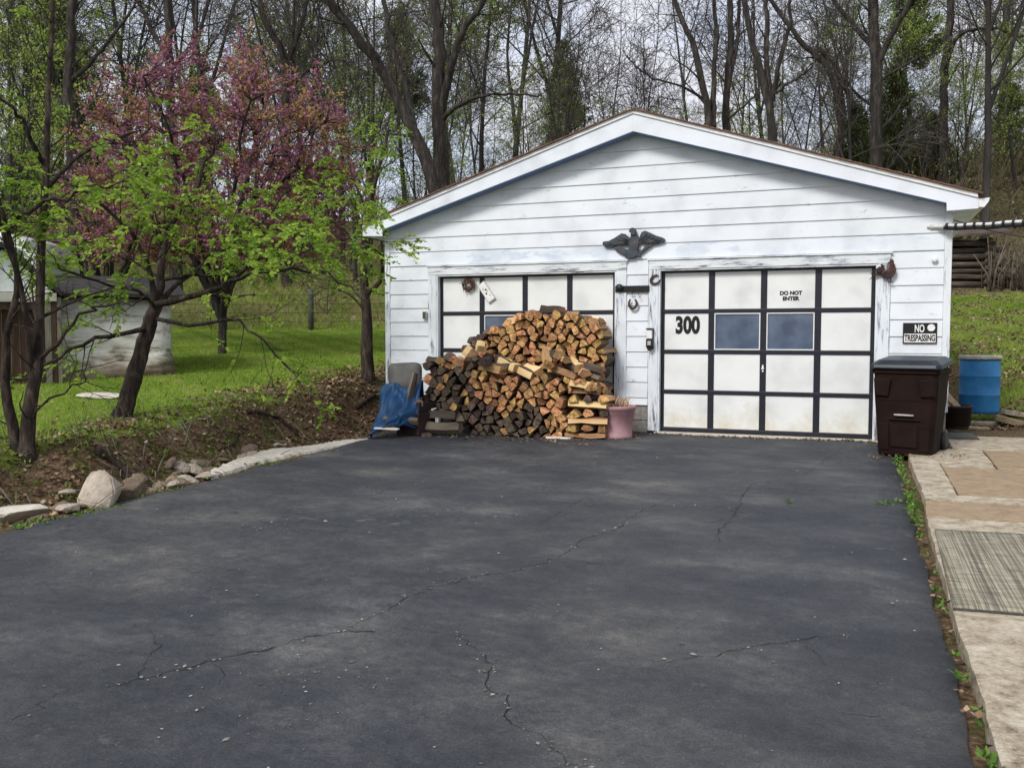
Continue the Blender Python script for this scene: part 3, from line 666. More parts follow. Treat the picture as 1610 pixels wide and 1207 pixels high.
# corner boards, door trim, jambs
def board(name, x0, x1, y0, y1, z0, z1, m_, parent=garage, bev=.004):
    mb = MB(); mb.box(x0, x1, y0, y1, z0, z1); return mb.build(name, m_, parent, bevel=bev)
board('corner_board', XR - .068, XR + .012, -.024, .05, .372, 2.80, 'trim_v')
board('corner_board', XL - .012, XL + .068, -.024, .05, .372, 2.80, 'trim_v')
for (d0, d1) in ((DL0, DL1), (DR0, DR1)):
    f = board('door_trim', d0 - .14, d1 + .15, -.034, .002, DH + .022, DH + .137, 'trim_h')
    board('drip_cap', d0 - .16, d1 + .17, -.05, .0, DH + .139, DH + .158, 'trim_h')
    board('door_trim', d0 - .14, d0 - .012, -.03, .0, .02, DH + .02, 'trim_v')
    board('door_trim', d1 + .012, d1 + .15, -.03, .0, .02, DH + .02, 'trim_v')
    board('jamb', d0 - .012, d0 + .012, -.022, .115, .012, DH + .0, 'trim_v', bev=.002)
    board('jamb', d1 - .012, d1 + .012, -.022, .115, .012, DH + .0, 'trim_v', bev=.002)
    board('jamb', d0 - .012, d1 + .012, -.022, .115, DH + .001, DH + .02, 'trim_h', bev=.002)
# foundation blocks (right corner, between the doors, left corner)
for (x0, x1) in ((-.66, .0), (-3.96, -3.60), (XL, -6.84)):
    for r_ in range(2):
        n_ = max(1, round((x1 - x0) / .36)); wd = (x1 - x0) / n_
        for k in range(n_):
            mb = MB(); j = .003 * rgs.normal(); o_ = .5 * wd * (r_ % 2) if n_ > 1 and k < n_ - 1 else 0
            mb.box(x0 + k * wd + .006, x0 + (k + 1) * wd - .006, .0 + j, .15, -.05 + r_ * .205, .148 + r_ * .205)
            mb.build('foundation_block', 'block', garage, bevel=.006)
# doors
def garage_door(x0, x1, z0, windows, y=.06):
    W = x1 - x0; st = .075; dk = .052
    mb = MB(); mb.box(x0 + .002, x1 - .002, y + .03, y + .065, z0 + .012, DH - .002)
    d = mb.build('garage_door', 'door_dark', garage)
    d['label'] = 'white panelled overhead door with dark blue-black rails'
    zs = [z0 + .012 + (DH - .014 - z0) * k / 4 for k in range(5)]
    xs = [x0 + .002 + (W - .004) * k / 4 for k in range(5)]
    zs[0] += .03
    for k in range(5):      # rails and stiles proud of the panels
        h = dk / 2 if 0 < k < 4 else dk * .45
        z = zs[k] if k else zs[0] + .0
        mb = MB(); mb.box(x0 + .003, x1 - .003, y, y + .029, (z - h) if k else z0 + .014, min(z + h, DH - .003)); mb.build('rail', 'door_dark', d, bevel=.003)
    for k in range(5):
        h = st / 2 if 0 < k < 4 else st * .55
        mb = MB(); mb.box(max(xs[k] - h, x0 + .0035), min(xs[k] + h, x1 - .0035), y + .002, y + .0285, z0 + .013, DH - .004); mb.build('stile', 'door_dark', d, bevel=.003)
    for r_ in range(4):
        for c in range(4):
            a = xs[c] + (st / 2 if c else st * .55) + .001; b = xs[c + 1] - (st / 2 if c < 3 else st * .55) - .001
            lo = zs[r_] + (dk / 2) + .001; hi = zs[r_ + 1] - (dk / 2 if r_ < 3 else dk * .45) - .001
            if (r_, c) in windows:
                mb = MB(); wf = .014
                for bx in ((a, b, lo, lo + wf), (a, b, hi - wf, hi), (a, a + wf, lo + wf + .0005, hi - wf - .0005), (b - wf, b, lo + wf + .0005, hi - wf - .0005)):
                    mb.box(bx[0], bx[1], y - .004, y + .027, bx[2], bx[3])
                mb.build('window_frame', 'door_white', d, bevel=.003)
                mb = MB(); mb.box(a + wf, b - wf, y + .014, y + .018, lo + wf, hi - wf); mb.build('window_pane', 'pane', d)
            else:
                mb = MB(); mb.box(a, b, y + .012, y + .029, lo, hi); mb.build('panel', 'door_white', d, bevel=.004)
    return d, xs, zs
dR, xsR, zsR = garage_door(DR0 + .013, DR1 - .013, 0.0, {(2, 1), (2, 2)})
dL, xsL, zsL = garage_door(DL0 + .013, DL1 - .013, 0.0, {(2, 1), (2, 2)})
dR['label'] = 'overhead door with the number 300 and two windows'
dL['label'] = 'overhead door partly hidden behind stacked firewood'
text('number_lettering', '300', .30, 'black', dR, (-3.095, .0695, 1.412), bold=.014, sx=.70, extrude=.0012, spacing=1.02)
text('warning_lettering', 'DO NOT\nENTER', .066, 'black', dR, (-1.80, .0695, 1.785), bold=.0035, sx=1.0, extrude=.0012)
mb = MB(); mb.box(-2.137, -2.117, .048, .058, .82, .91); mb.tube([(-2.145, .04, .865), (-2.109, .04, .865)], .010, 8); mb.build('door_handle', 'gutter', dR, bevel=.003)
# roof: two slopes, shingle courses along the rake, fascia with a boxed return, drip edge, soffit
YF, YB = -.25, 7.5
SHX = .0
def rz2(x, off=0.0): return 4.19 + off - SL * abs(x - XM)
mb = MB()
for sg in (-1, 1):
    xe = XM + sg * 4.02
    mb.prism([(XM, rz2(XM) - .012), (xe, rz2(xe) - .012), (xe, rz2(xe) - .05), (XM, rz2(XM) - .05)], 'y', YF + .01, YB)
roof = mb.build('roof', 'grey_plank', garage)
rgs2 = np.random.default_rng(3)
for sg in (-1, 1):       # shingle courses, each a thin step
    nC = 29; Lr = 4.06
    for k in range(nC):
        a = k * Lr / nC; b = min((k + 1.15) * Lr / nC, Lr + .02)
        xa, xb = XM + sg * (Lr - b), XM + sg * (Lr - a)
        lift = .006 + .004 * rgs2.random(); yf = YF - .045 - .012 * rgs2.random()
        mb = MB(); mb.prism([(xa, rz2(xa) + .022), (xb, rz2(xb) + .022 + lift), (xb, rz2(xb) + .010), (xa, rz2(xa) + .010)], 'y', yf, YB)
        mb.build('shingle_course', 'shingle', roof)
for sg in (-1, 1):
    T = lambda x: XM + sg * (x - XM)
    xe = XR + .23
    def fz(x): return 4.165 - SL * abs(x - XM)
    pts = [(XM, fz(XM)), (T(xe), fz(xe)), (T(xe), 2.733), (T(-.075), 2.722), (T(-.08), 2.815), (XM, 3.925)]
    # split at the ridge by a hair so that the two boards butt
    mb = MB(); mb.prism(pts, 'y', YF, YF + .022); mb.build('fascia', 'fascia', garage, bevel=.003)
    pts = [(XM, rz2(XM) + .008), (T(xe + .01), rz2(xe + .01) + .008), (T(xe + .01), rz2(xe + .01) - .040), (XM, rz2(XM) - .040)]
    mb = MB(); mb.prism(pts, 'y', YF - .020, YF - .002); mb.build('drip_edge', 'gutter', garage, bevel=.002)
    # rake soffit: vented panels under the overhang
    nS = 14
    for k in range(nS):
        xa = XM + (xe - .31 - XM) * k / nS; xb = XM + (xe - .31 - XM) * (k + 1) / nS - .004
        za = 3.930 - .3008 * (xa - XM); zb_ = 3.930 - .3008 * (xb - XM)
        mb = MB(); mb.prism([(T(xa), za), (T(xb), zb_), (T(xb), zb_ + .012), (T(xa), za + .012)], 'y', YF + .023, -.001)
        # vent ribs
        for j in range(5):
            y = YF + .06 + j * .036; mb.prism([(T(xa), za - .006), (T(xb), zb_ - .006), (T(xb), zb_ - .0005), (T(xa), za - .0005)], 'y', y, y + .014)
        mb.build('soffit_panel', 'soffit', garage)
    # eave soffit along the side and the box end
    mb = MB(); mb.box(min(T(.001 + XR), T(xe)), max(T(.001 + XR), T(xe)), YF + .023, YB - .02, 2.728, 2.742); mb.build('eave_soffit', 'fascia', garage)
    mb = MB(); mb.box(min(T(xe), T(xe + .02)), max(T(xe), T(xe + .02)), YF + .002, YB - .02, 2.735, rz2(xe) - .045); mb.build('fascia', 'fascia', garage)
    # gutter with its end cap
    g0 = xe + .022
    prof = [(g0, rz2(xe) - .055), (g0, rz2(xe) - .145), (g0 + .06, rz2(xe) - .15), (g0 + .105, rz2(xe) - .085), (g0 + .112, rz2(xe) - .045), (g0 + .100, rz2(xe) - .045), (g0 + .092, rz2(xe) - .08), (g0 + .055, rz2(xe) - .138), (g0 + .012, rz2(xe) - .134), (g0 + .012, rz2(xe) - .055)]
    if sg > 0:
        mb = MB(); mb.prism([(T(a), b) for a, b in prof], 'y', YF + .03, YB - .05)
        mb.prism([(T(a), b) for a, b in prof[:5]], 'y', YF + .024, YF + .0295); mb.build('gutter', 'gutter', garage)

# ------------------------------------------------------------------ things fixed to the front wall
FY = -.022
def pw(px, py, y=0.0):
    p = on_y(px, py, y); return p
# eagle plaque
ec = pw(997, 384); ex, ez = ec[0], ec[2]
eagle = empty('eagle_plaque', (ex, FY, ez), label='dark metal spread-winged eagle plaque above the doors', cat='wall ornament')
def plate(name, pts, m_, par, y0, y1, bev=.004):
    mb = MB(); mb.prism(pts, 'y', y0, y1); return mb.build(name, m_, par, bevel=bev)
k_ = 1 / 114.0    # metres per picture unit of the enlarged sketch
def e2(pts): return [((x - 372) * k_ * .155, -(y - 240) * k_ * .155 * 1.02) for x, y in pts]
KE = .00158
def e2(pts): return [((x - 372) * KE, -(y - 245) * KE) for x, y in pts]
plate('body', e2([(352, 150), (385, 145), (410, 175), (425, 215), (420, 265), (405, 300), (440, 345), (435, 355), (395, 350), (385, 365), (310, 365), (305, 345), (330, 300), (335, 250), (345, 200), (350, 178)]), 'eagle_metal', eagle, -.045, 0, .01)
plate('head', e2([(340, 130), (350, 115), (372, 110), (392, 122), (400, 150), (395, 178), (360, 175), (352, 150), (338, 148)]), 'eagle_metal', eagle, -.062, -.004, .008)
plate('leg', e2([(335, 290), (305, 285), (260, 262), (205, 280), (240, 310), (300, 345), (330, 340)]), 'eagle_metal', eagle, -.035, 0, .008)
plate('leg', e2([(415, 290), (440, 300), (480, 265), (540, 255), (500, 285), (450, 325), (425, 340)]), 'eagle_metal', eagle, -.035, 0, .008)
plate('wing', e2([(345, 195), (300, 158), (270, 152), (215, 185), (160, 212), (110, 215), (103, 235), (130, 265), (195, 272), (235, 250), (340, 250)]), 'eagle_metal', eagle, -.03, 0, .008)
plate('wing', e2([(420, 200), (440, 150), (470, 138), (520, 160), (560, 182), (615, 200), (640, 215), (630, 240), (570, 255), (510, 262), (470, 235), (420, 245)]), 'eagle_metal', eagle, -.03, 0, .008)
for sgn, pts in ((-1, [(330, 215, 255, 185), (325, 225, 235, 205), (325, 233, 215, 225), (322, 242, 190, 240), (320, 248, 150, 232), (300, 250, 130, 250)]),
                 (1, [(430, 215, 490, 170), (432, 223, 520, 185), (436, 230, 550, 200), (440, 238, 580, 215), (450, 242, 610, 225), (470, 246, 600, 240)])):
    for (a, b, c, d) in pts:
        A = np.array([(a - 372) * KE, -.034, -(b - 245) * KE]); B = np.array([(c - 372) * KE, -.032, -(d - 245) * KE])
        mb = MB(); mb.tube([A, A * .5 + B * .5 + [0, -.006, .008], B], [.008, .011, .004], 6); mb.build('feather', 'eagle_metal', eagle)
# coat-hook board with two horseshoes
hb = empty('hook_board', (-3.81, FY - .004, 1.905), label='dark board with a round knob, between the two doors', cat='hook board')
mb = MB(); mb.box(-.235, .225, -.022, 0, -.04, .042); mb.build('board', 'black', hb, bevel=.004)
mb = MB(); mb.lathe([(.052, 0), (.055, .012), (.035, .03), (.0, .034)], 20); mb.build('knob', 'black', hb, loc=(-.175, -.022, .012), rot=(math.pi / 2, 0, 0))
for hx in (.0, .09):
    mb = MB(); mb.tube([(hx, -.024, .03), (hx, -.03, -.04), (hx, -.03, -.095), (hx + .012, -.042, -.115), (hx + .024, -.045, -.10)], .004, 6); mb.build('hook', 'rust', hb)
def horseshoe(loc, rot, label):
    mb = MB(); pts = []
    for i in range(17):
        a = rad(-55 + 290 * i / 16) + math.pi
        pts.append((.052 * math.cos(a) * (1.0), 0, .066 * math.sin(a)))
    P = [Vector(p) for p in pts]
    poly_o, poly_i = [], []
    for i, p in enumerate(pts):
        wd = .010 + .008 * math.sin(math.pi * i / 16)
        d = Vector(p).normalized(); poly_o.append((p[0] + d.x * wd, p[2] + d.z * wd)); poly_i.append((p[0] - d.x * wd, p[2] - d.z * wd))
    for i in range(16):
        mb.prism([poly_o[i], poly_o[i + 1], poly_i[i + 1], poly_i[i]], 'y', -.012, 0)
    o = mb.build('horseshoe', 'rust', loc=loc, rot=rot)
    return tag(o, label, 'horseshoe', 'horseshoes on the garage front')
horseshoe((-3.80, FY - .03, 1.71), (0, 0, 0), 'rusty horseshoe hanging open end up below the hook board')
horseshoe((-3.50, -.037, 2.02), (0, rad(60), 0), 'rusty horseshoe nailed to the trim beside the right door')
# lantern-like lamp on the trim
lp = empty('wall_lantern', (-3.565, -.032, 1.235), label='small black wall lantern on the trim beside the 300 door', cat='lantern')
mb = MB(); mb.box(-.045, .045, -.012, 0, -.13, .15); mb.build('back_plate', 'black_metal', lp, bevel=.003)
mb = MB(); mb.box(-.033, .033, -.07, -.013, .01, .13); mb.build('glass', 'sign_white', lp, bevel=.006)
mb = MB(); mb.box(-.042, .042, -.08, -.012, -.10, .008); mb.box(-.047, .047, -.085, -.012, .13, .145); mb.prism([(-.042, -.101), (.042, -.101), (.015, -.145), (-.015, -.145)], 'y', -.07, -.02); mb.build('housing', 'black_metal', lp, bevel=.004)
mb = MB(); mb.box(-.022, .022, -.084, -.0805, -.075, -.02); mb.build('switch_plate', 'barrel_lid', lp)
# rooster
rs = empty('rooster_ornament', (-.745, -.04, 2.05), label='dark metal rooster ornament at the upper corner of the 300 door', cat='wall ornament')
KR = .0027
def r2(pts): return [((x - 50) * KR, -(y - 60) * KR) for x, y in pts]
plate('body', r2([(45, 62), (60, 55), (75, 48), (82, 25), (90, 18), (100, 28), (108, 50), (104, 70), (92, 84), (70, 90), (52, 84)]), 'rooster_metal', rs, -.05, -.01, .008)
plate('head', r2([(80, 30), (78, 14), (86, 8), (92, 10), (98, 16), (97, 30), (90, 34)]), 'rooster_metal', rs, -.052, -.012, .006)
plate('comb', r2([(80, 12), (82, 2), (86, 8), (90, 0), (93, 9), (97, 6), (96, 16)]), 'rust', rs, -.04, -.02, .003)
plate('beak', r2([(78, 16), (70, 20), (79, 22)]), 'rust', rs, -.036, -.024, .002)
rg = np.random.default_rng(4)
for i in range(9):
    a = rad(195 - i * 14); L_ = rg.uniform(.09, .14)
    b0 = np.array([(52 - 50) * KR, -.03, -(68 - 60) * KR])
    p1 = b0 + np.array([math.cos(a) * L_ * .6, rg.uniform(-.015, .01), math.sin(a) * L_ * .7 + .02]); p2 = b0 + np.array([math.cos(a) * L_ - .01, rg.uniform(-.015, .01), math.sin(a) * L_ - .03])
    mb = MB(); mb.tube([b0, p1, p2], [.012, .013, .004], 6); mb.build('tail_feather', 'rooster_metal', rs)
for lx in (74, 86):
    mb = MB(); x = (lx - 50) * KR; mb.tube([(x, -.03, -(86 - 60) * KR), (x + .004, -.03, -(104 - 60) * KR), (x + .03, -.036, -(108 - 60) * KR)], .006, 6); mb.build('leg', 'rooster_metal', rs)
# no trespassing sign
sg_ = empty('no_trespassing_sign', (-.312, FY - .002, 1.315), label='black and white NO TRESPASSING sign above the brown bin', cat='sign')
mb = MB(); mb.box(-.186, .186, -.006, 0, -.124, .124); mb.build('frame', 'black', sg_, bevel=.002)
mb = MB(); mb.box(-.172, .172, -.0085, -.0062, -.110, -.006); mb.build('panel', 'sign_white', sg_)
text('lettering', 'NO', .125, 'sign_white', sg_, (-.005, -.008, .052), bold=.003, sx=.55, extrude=.001)
text('lettering', 'TRESPASSING', .105, 'black', sg_, (0, -.0105, -.060), bold=.0035, sx=.53, extrude=.001)
mb = MB(); mb.lathe([(.042, -.0015), (.042, .0015)], 22); mb.build('reflector', 'sign_white', sg_, loc=(.122, -.009, .066), rot=(math.pi / 2, 0, 0))
# porcelain knob, outlet box
mb = MB(); mb.lathe([(.018, 0), (.022, .012), (.036, .022), (.036, .034), (.02, .042), (.0, .043)], 18)
tag(mb.build('porcelain_knob', 'door_white', loc=(-.174, FY + .004, 2.185), rot=(math.pi / 2, 0, 0)), 'small round cream porcelain knob high on the siding near the corner', 'insulator')
ob = empty('outlet_box', (-6.888, -.03, 1.58), label='small grey weathered outlet box beside the left door', cat='outlet')
mb = MB(); mb.box(-.032, .032, -.03, 0, -.055, .055); mb.build('box', 'barrel_lid', ob, bevel=.005)
mb = MB(); mb.box(-.024, .024, -.035, -.0305, -.045, .045); mb.build('cover', 'mat_grey', ob, bevel=.003)
# twig wreath and tilted plaque on the left door
nb0 = pw(738, 448, .05)
rg = np.random.default_rng(8); mb = MB()
for i in range(90):
    a = rg.uniform(0, 2 * math.pi); R0 = rg.uniform(.03, .10); c0 = np.array([R0 * math.cos(a), rg.uniform(-.045, .0), R0 * .95 * math.sin(a)])
    t_ = np.array([-math.sin(a), rg.normal(0, .25), math.cos(a)]) * rg.uniform(.03, .07) + rg.normal(0, .012, 3)
    mb.tube([c0 - t_, c0 + rg.normal(0, .006, 3), c0 + t_], [.002, .0045, .002], 4, caps=False)
tag(mb.build('twig_wreath', 'soil', loc=(nb0[0], .05, nb0[2])), 'dark shaggy twig wreath at the top of the left door', 'wreath')
pc = pw(765, 459, .05)
pl = empty('door_plaque', (pc[0], .048, pc[2]), label='white tilted plaque hanging on the left door beside the wreath', cat='plaque')
pl.rotation_euler = (0, rad(55), 0)
mb = MB(); mb.box(-.155, .155, -.008, 0, -.065, .065); mb.build('frame', 'barrel_lid', pl, bevel=.004)
mb = MB(); mb.box(-.142, .142, -.0105, -.0082, -.053, .053); mb.build('face', 'sign_white', pl)
for (x, z, a, b) in ((-.03, .012, .016, .014), (.02, -.012, .018, .013), (.0, .02, .01, .006), (-.05, -.02, .03, .004), (.07, .02, .02, .004)):
    mb = MB(); mb.lathe([(1, 0), (1, .0015)], 12); o = mb.build('mark', 'mat_grey', pl, loc=(x, -.0106, z), rot=(math.pi / 2, 0, 0)); o.scale = (a, b, 1)
mb = MB(); mb.tube([(-.155, -.004, 0), (-.20, .0, .03)], .003, 5); mb.build('hanger', 'rust', pl)

# service cable: white conduit with a black cable lashed under it, and a thin stay wire
cb = empty('service_cable', (-.19, -.03, 2.57), label='white and black lashed service cable leaving the garage corner', cat='cable')
ca_ = np.array([0, 0, 0.]); cb_e = np.array(on_y(1610, 350, -.55)) - np.array([-.19, -.03, 2.57])
def cpt(t): 
    p = cb_e * t; return np.array([p[0], p[1], p[2] - .012 * math.sin(math.pi * min(t, 1)) + .004 * math.sin(t * 17)])
ts = np.linspace(.12, 4.2, 60)
mb = MB(); mb.tube([cpt(t) + [0, 0, .014] for t in ts], .021, 8); mb.build('conduit', 'cable_white', cb)
mb = MB(); mb.tube([cpt(t) + [0, -.012, -.024] for t in ts], .020, 8); mb.build('black_cable', 'black', cb)
for t in np.arange(.16, 1.6, .105):
    mb = MB(); p = cpt(t); d = cb_e / np.linalg.norm(cb_e); mb.tube([p - d * .010 + [0, -.004, -.002], p + d * .012 + [0, -.004, -.002]], .043, 10); mb.build('tie', 'black', cb)
mb = MB(); mb.tube([(-.04, .006, .0), (.03, -.01, .0), cpt(.13)], [.03, .022, .03], 8); mb.tube([(-.075, .0, .0), (-.03, -.004, .002)], .014, 8); mb.build('bracket', 'cable_white', cb)
A = np.array([.02, -.02, 2.64]); B = on_y(1612, 373, .2); mb = MB(); mb.tube([A + (B - A) * t + np.array([0, 0, -.02 * math.sin(math.pi * t)]) for t in np.linspace(0, 1, 9)] + [B + (B - A) * 2.5], .0055, 5)
tag(mb.build('stay_wire', 'black'), 'thin dark wire sloping down below the service cable', 'wire')

# ================================================================== FIREWOOD
rgw = np.random.default_rng(21)
def clip_half(poly, n, d):
    out_ = []
    for i in range(len(poly)):
        a, b = poly[i], poly[(i + 1) % len(poly)]; da, db = a @ n - d, b @ n - d
        if da <= 0: out_.append(a)
        if (da < 0 < db) or (db < 0 < da): out_.append(a + (b - a) * (da / (da - db)))
    return out_
def inside(p, poly):
    c = False; j = len(poly) - 1
    for i in range(len(poly)):
        xi, yi = poly[i]; xj, yj = poly[j]
        if (yi > p[1]) != (yj > p[1]) and p[0] < (xj - xi) * (p[1] - yi) / (yj - yi) + xi: c = not c
        j = i
    return c
def log_mesh(poly, L_, rg, mats, bark_edges=None, taper=.05):
    """split log along +y from y=0; poly = cross-section round the origin"""
    P = [np.array(p) for p in poly]; n_ = len(P); ring = []; bark = []
    be = bark_edges if bark_edges is not None else {int(rg.integers(n_))}
    for i in range(n_):
        a, b = P[i], P[(i + 1) % n_]; mid = (a + b) / 2; nn = mid / (np.linalg.norm(mid) + 1e-9); e = np.linalg.norm(b - a)
        bulge = (.16 if i in be else .02) * e
        ring += [a, a + (b - a) * .33 + nn * bulge * .8 + rg.normal(0, .003, 2), a + (b - a) * .67 + nn * bulge * .8 + rg.normal(0, .003, 2)]
        bark += [i in be] * 3
    m_ = len(ring); V = []
    off = rg.normal(0, .006, (4, 2)); offx = np.cumsum(off, 0)
    tilt = rg.normal(0, .06, 2)
    for k in range(4):
        t = k / 3; sc = 1 + rg.normal(0, taper)
        for q in ring:
            c = q * (1 if k == 0 else sc) + offx[k] * (k > 0)
            y = t * L_ + (tilt @ q if k == 0 else 0)
            V.append((c[0], y, c[1]))
    F_ = []; M_ = []
    for k in range(3):
        for i in range(m_):
            F_.append((k * m_ + i, k * m_ + (i + 1) % m_, (k + 1) * m_ + (i + 1) % m_, (k + 1) * m_ + i)); M_.append(2 if bark[i] else 1)
    F_.append(tuple(range(m_))[::-1]); M_.append(0); F_.append(tuple(range(3 * m_, 4 * m_))); M_.append(0)
    mb = MB(); mb.v = V; mb.f = F_; mb.mi = M_; mb.sm = [False] * len(F_)
    me = mb.mesh('firewood_log')
    for q in mats: me.materials.append(MATS[q])
    return me
TAN = ['wood_end', 'wood_split', 'wood_bark']; OLD = ['wood_old_end', 'wood_old', 'wood_bark']; FRESH = ['wood_split', 'wood_fresh', 'wood_bark']; GREY = ['wood_grey', 'wood_grey', 'wood_old']
def put_log(me, loc, rot=(0, 0, 0), label='', group=None):
    o = bpy.data.objects.new('firewood_log', me); COL.objects.link(o); o.location = loc; o.rotation_euler = rot
    return tag(o, label, 'firewood', group)
def stack(poly, yfront, L_, dx, dz, zmin, classify, big_below=None):
    P = np.array(poly); x0, z0 = P.min(0) - .4; x1, z1 = P.max(0) + .4
    pts = []; row = 0; z = z0
    while z < z1:
        hid = big_below is not None and z < big_below
        ddx, ddz = (dx * 1.9, dz * 1.7) if hid else (dx, dz)
        x = x0 + (ddx / 2 if row % 2 else 0)
        while x < x1:
            pts.append(np.array([x + rgw.normal(0, ddx * .19), z + rgw.normal(0, ddz * .19)])); x += ddx
        z += ddz; row += 1
    out_ = []
    A = np.array(pts)
    for i, p in enumerate(pts):
        if not inside(p, poly): continue
        cell = [p + np.array(q) for q in ((-.25, -.25), (.25, -.25), (.25, .25), (-.25, .25))]
        dd = np.linalg.norm(A - p, axis=1)
        for j in np.argsort(dd)[1:22]:
            if dd[j] > .6: break
            n_ = A[j] - p; n_ = n_ / (np.linalg.norm(n_) + 1e-9); cell = clip_half(cell, n_, (A[j] + p) @ n_ / 2)
        cell = clip_half(cell, np.array([0, -1.]), -zmin)
        if len(cell) < 3: continue
        while len(cell) > 3:
            ar = [abs(np.cross(cell[k] - cell[k - 1], cell[(k + 1) % len(cell)] - cell[k])) for k in range(len(cell))]
            k = int(np.argmin(ar))
            if len(cell) <= 4 and ar[k] > (.0035 if rgw.random() < .6 else .008): break
            cell.pop(k)
        c = sum(cell) / len(cell)
        an_ = rgw.normal(0, .13); ro = np.array([[math.cos(an_), -math.sin(an_)], [math.sin(an_), math.cos(an_)]]); shr = rgw.uniform(.84, .97)
        cell = [ro @ (q - c) * shr - (q - c) / (np.linalg.norm(q - c) + 1e-9) * .004 for q in cell]
        if max(np.linalg.norm(q) for q in cell) < .03: continue
        kind, label, group = classify(c)
        me = log_mesh(cell, L_ * rgw.uniform(.92, 1.05), rgw, kind)
        out_.append(put_log(me, (c[0], yfront + rgw.normal(0, .032), c[1]), (0, 0, rgw.normal(0, .03)), label, group))
    return out_
YFRONT, YREAR = -.97, -.50
def outl(pp, y): return [np.array([on_y(a, b, y)[0], on_y(a, b, y)[2]]) for a, b in pp]
front_poly = outl([(735, 700), (735, 668), (668, 648), (662, 600), (668, 574), (700, 568), (735, 566), (765, 588), (830, 597), (880, 593), (925, 600), (950, 606), (950, 609), (889, 612), (886, 700)], YFRONT)
rear_poly = outl([(722, 700), (722, 590), (730, 548), (760, 524), (792, 503), (830, 494), (872, 490), (908, 499), (932, 503), (948, 516), (950, 700)], YREAR)
def spot(c, P):
    A = np.array(P); u = (c[0] - A[:, 0].min()) / np.ptp(A[:, 0]); v = (c[1] - A[:, 1].min()) / np.ptp(A[:, 1])
    return ('left' if u < .33 else 'middle' if u < .67 else 'right') + ' ' + ('bottom' if v < .34 else 'middle' if v < .6 else 'upper' if v < .82 else 'top') + ' courses'
def cls_front(c):
    px_l = (c[0] - front_poly[3][0]); h = c[1]
    dark = (c[0] < -5.55 + .25 * math.sin(h * 7)) or (h < .34 + .12 * math.sin(c[0] * 5) and c[0] < -4.75)
    if dark and rgw.random() < .88: k = spot(c, front_poly); return OLD, 'dark weathered split log in the front firewood stack, ' + k, 'dark logs of the front firewood stack, ' + k
    k = spot(c, front_poly); return TAN, 'split log with tan cut end in the front firewood stack, ' + k, 'tan logs of the front firewood stack, ' + k
def cls_rear(c):
    if c[0] < -5.75 and rgw.random() < .8: return OLD, 'dark weathered log at the left end of the upper firewood stack', 'dark logs of the upper firewood stack'
    k = spot(c, rear_poly); return TAN, 'split log with tan cut end in the rear firewood stack, ' + k, 'tan logs of the rear firewood stack, ' + k
logs = stack(front_poly, YFRONT, .42, .128, .091, -.02, cls_front)
nfront = len(logs)
rear = stack(rear_poly, YREAR, .44, .130, .092, 0.0, cls_rear, big_below=.60)
hidden = [o for o in rear if o.location.z < .60]; rear = [o for o in rear if o.location.z >= .60]
bmh = bmesh.new()
for o in hidden:
    m_h = o.data.copy(); m_h.transform(Matrix.Translation(o.location)); bmh.from_mesh(m_h); bpy.data.objects.remove(o, do_unlink=True)
m_h = bpy.data.meshes.new('firewood'); bmh.to_mesh(m_h); bmh.free()
tag(link('firewood', m_h, TAN), 'lower courses of firewood hidden behind the front stack', 'firewood', kind='stuff')
print('LOGS', nfront, len(rear))
def wedge(rg, a, b):
    k = rg.integers(3)
    if k == 0: return [(-a, -b), (a, -b * .8), (a * .2, b)]
    if k == 1: return [(-a, -b), (a, -b), (a * .8, b * .8), (-a * .7, b)]
    return [(-a, -b * .3), (-a * .2, -b), (a, -b * .4), (a * .7, b * .7), (-a * .5, b)]
# crib at the right end of the front stack: crosswise logs with end-on pairs between
xr0, xr1 = on_y(889, 640, YFRONT)[0], on_y(953, 640, YFRONT)[0]
z = -.015
for lay in range(7):
    h = .088 if lay % 2 == 0 else .098
    if lay % 2 == 0:
        for q in range(2):
            L_ = (xr1 - xr0) * rgw.uniform(.72, 1.05); mt = FRESH if (lay in (2, 4) and q == 0) else TAN
            me = log_mesh([(-.075, -h * rgw.uniform(.25, .42)), (.075, -h * rgw.uniform(.3, .42)), (.07, h * rgw.uniform(.2, .42)), (-.06, h * rgw.uniform(.3, .45))], L_, rgw, ['wood_split', 'wood_fresh', 'wood_split'] if mt is FRESH else TAN, bark_edges={0, 2}, taper=.12)
            put_log(me, (xr0 + L_ + rgw.normal(.02, .03), YFRONT + .08 + q * .24 + rgw.normal(0, .02), z + h / 2), (0, rgw.normal(0, .07), math.pi / 2 + rgw.normal(0, .14)), 'yellow split log laid crosswise at the right end of the front stack' if mt is FRESH else 'log laid crosswise at the right end of the front stack', 'crosswise logs of the front stack')
    else:
        for q in range(3):
            me = log_mesh([(x * rgw.uniform(.85, 1.1), y_) for x, y_ in wedge(rgw, rgw.uniform(.05, .085), h * rgw.uniform(.36, .5))], .40, rgw, OLD if rgw.random() < .3 else TAN)
            put_log(me, (xr0 + .09 + q * .2 + rgw.normal(0, .015), YFRONT + rgw.normal(.0, .02), z + h / 2), (0, 0, rgw.normal(0, .04)), 'end-on log set between crosswise logs at the right of the front stack', 'spacer logs of the front stack')
    z += h
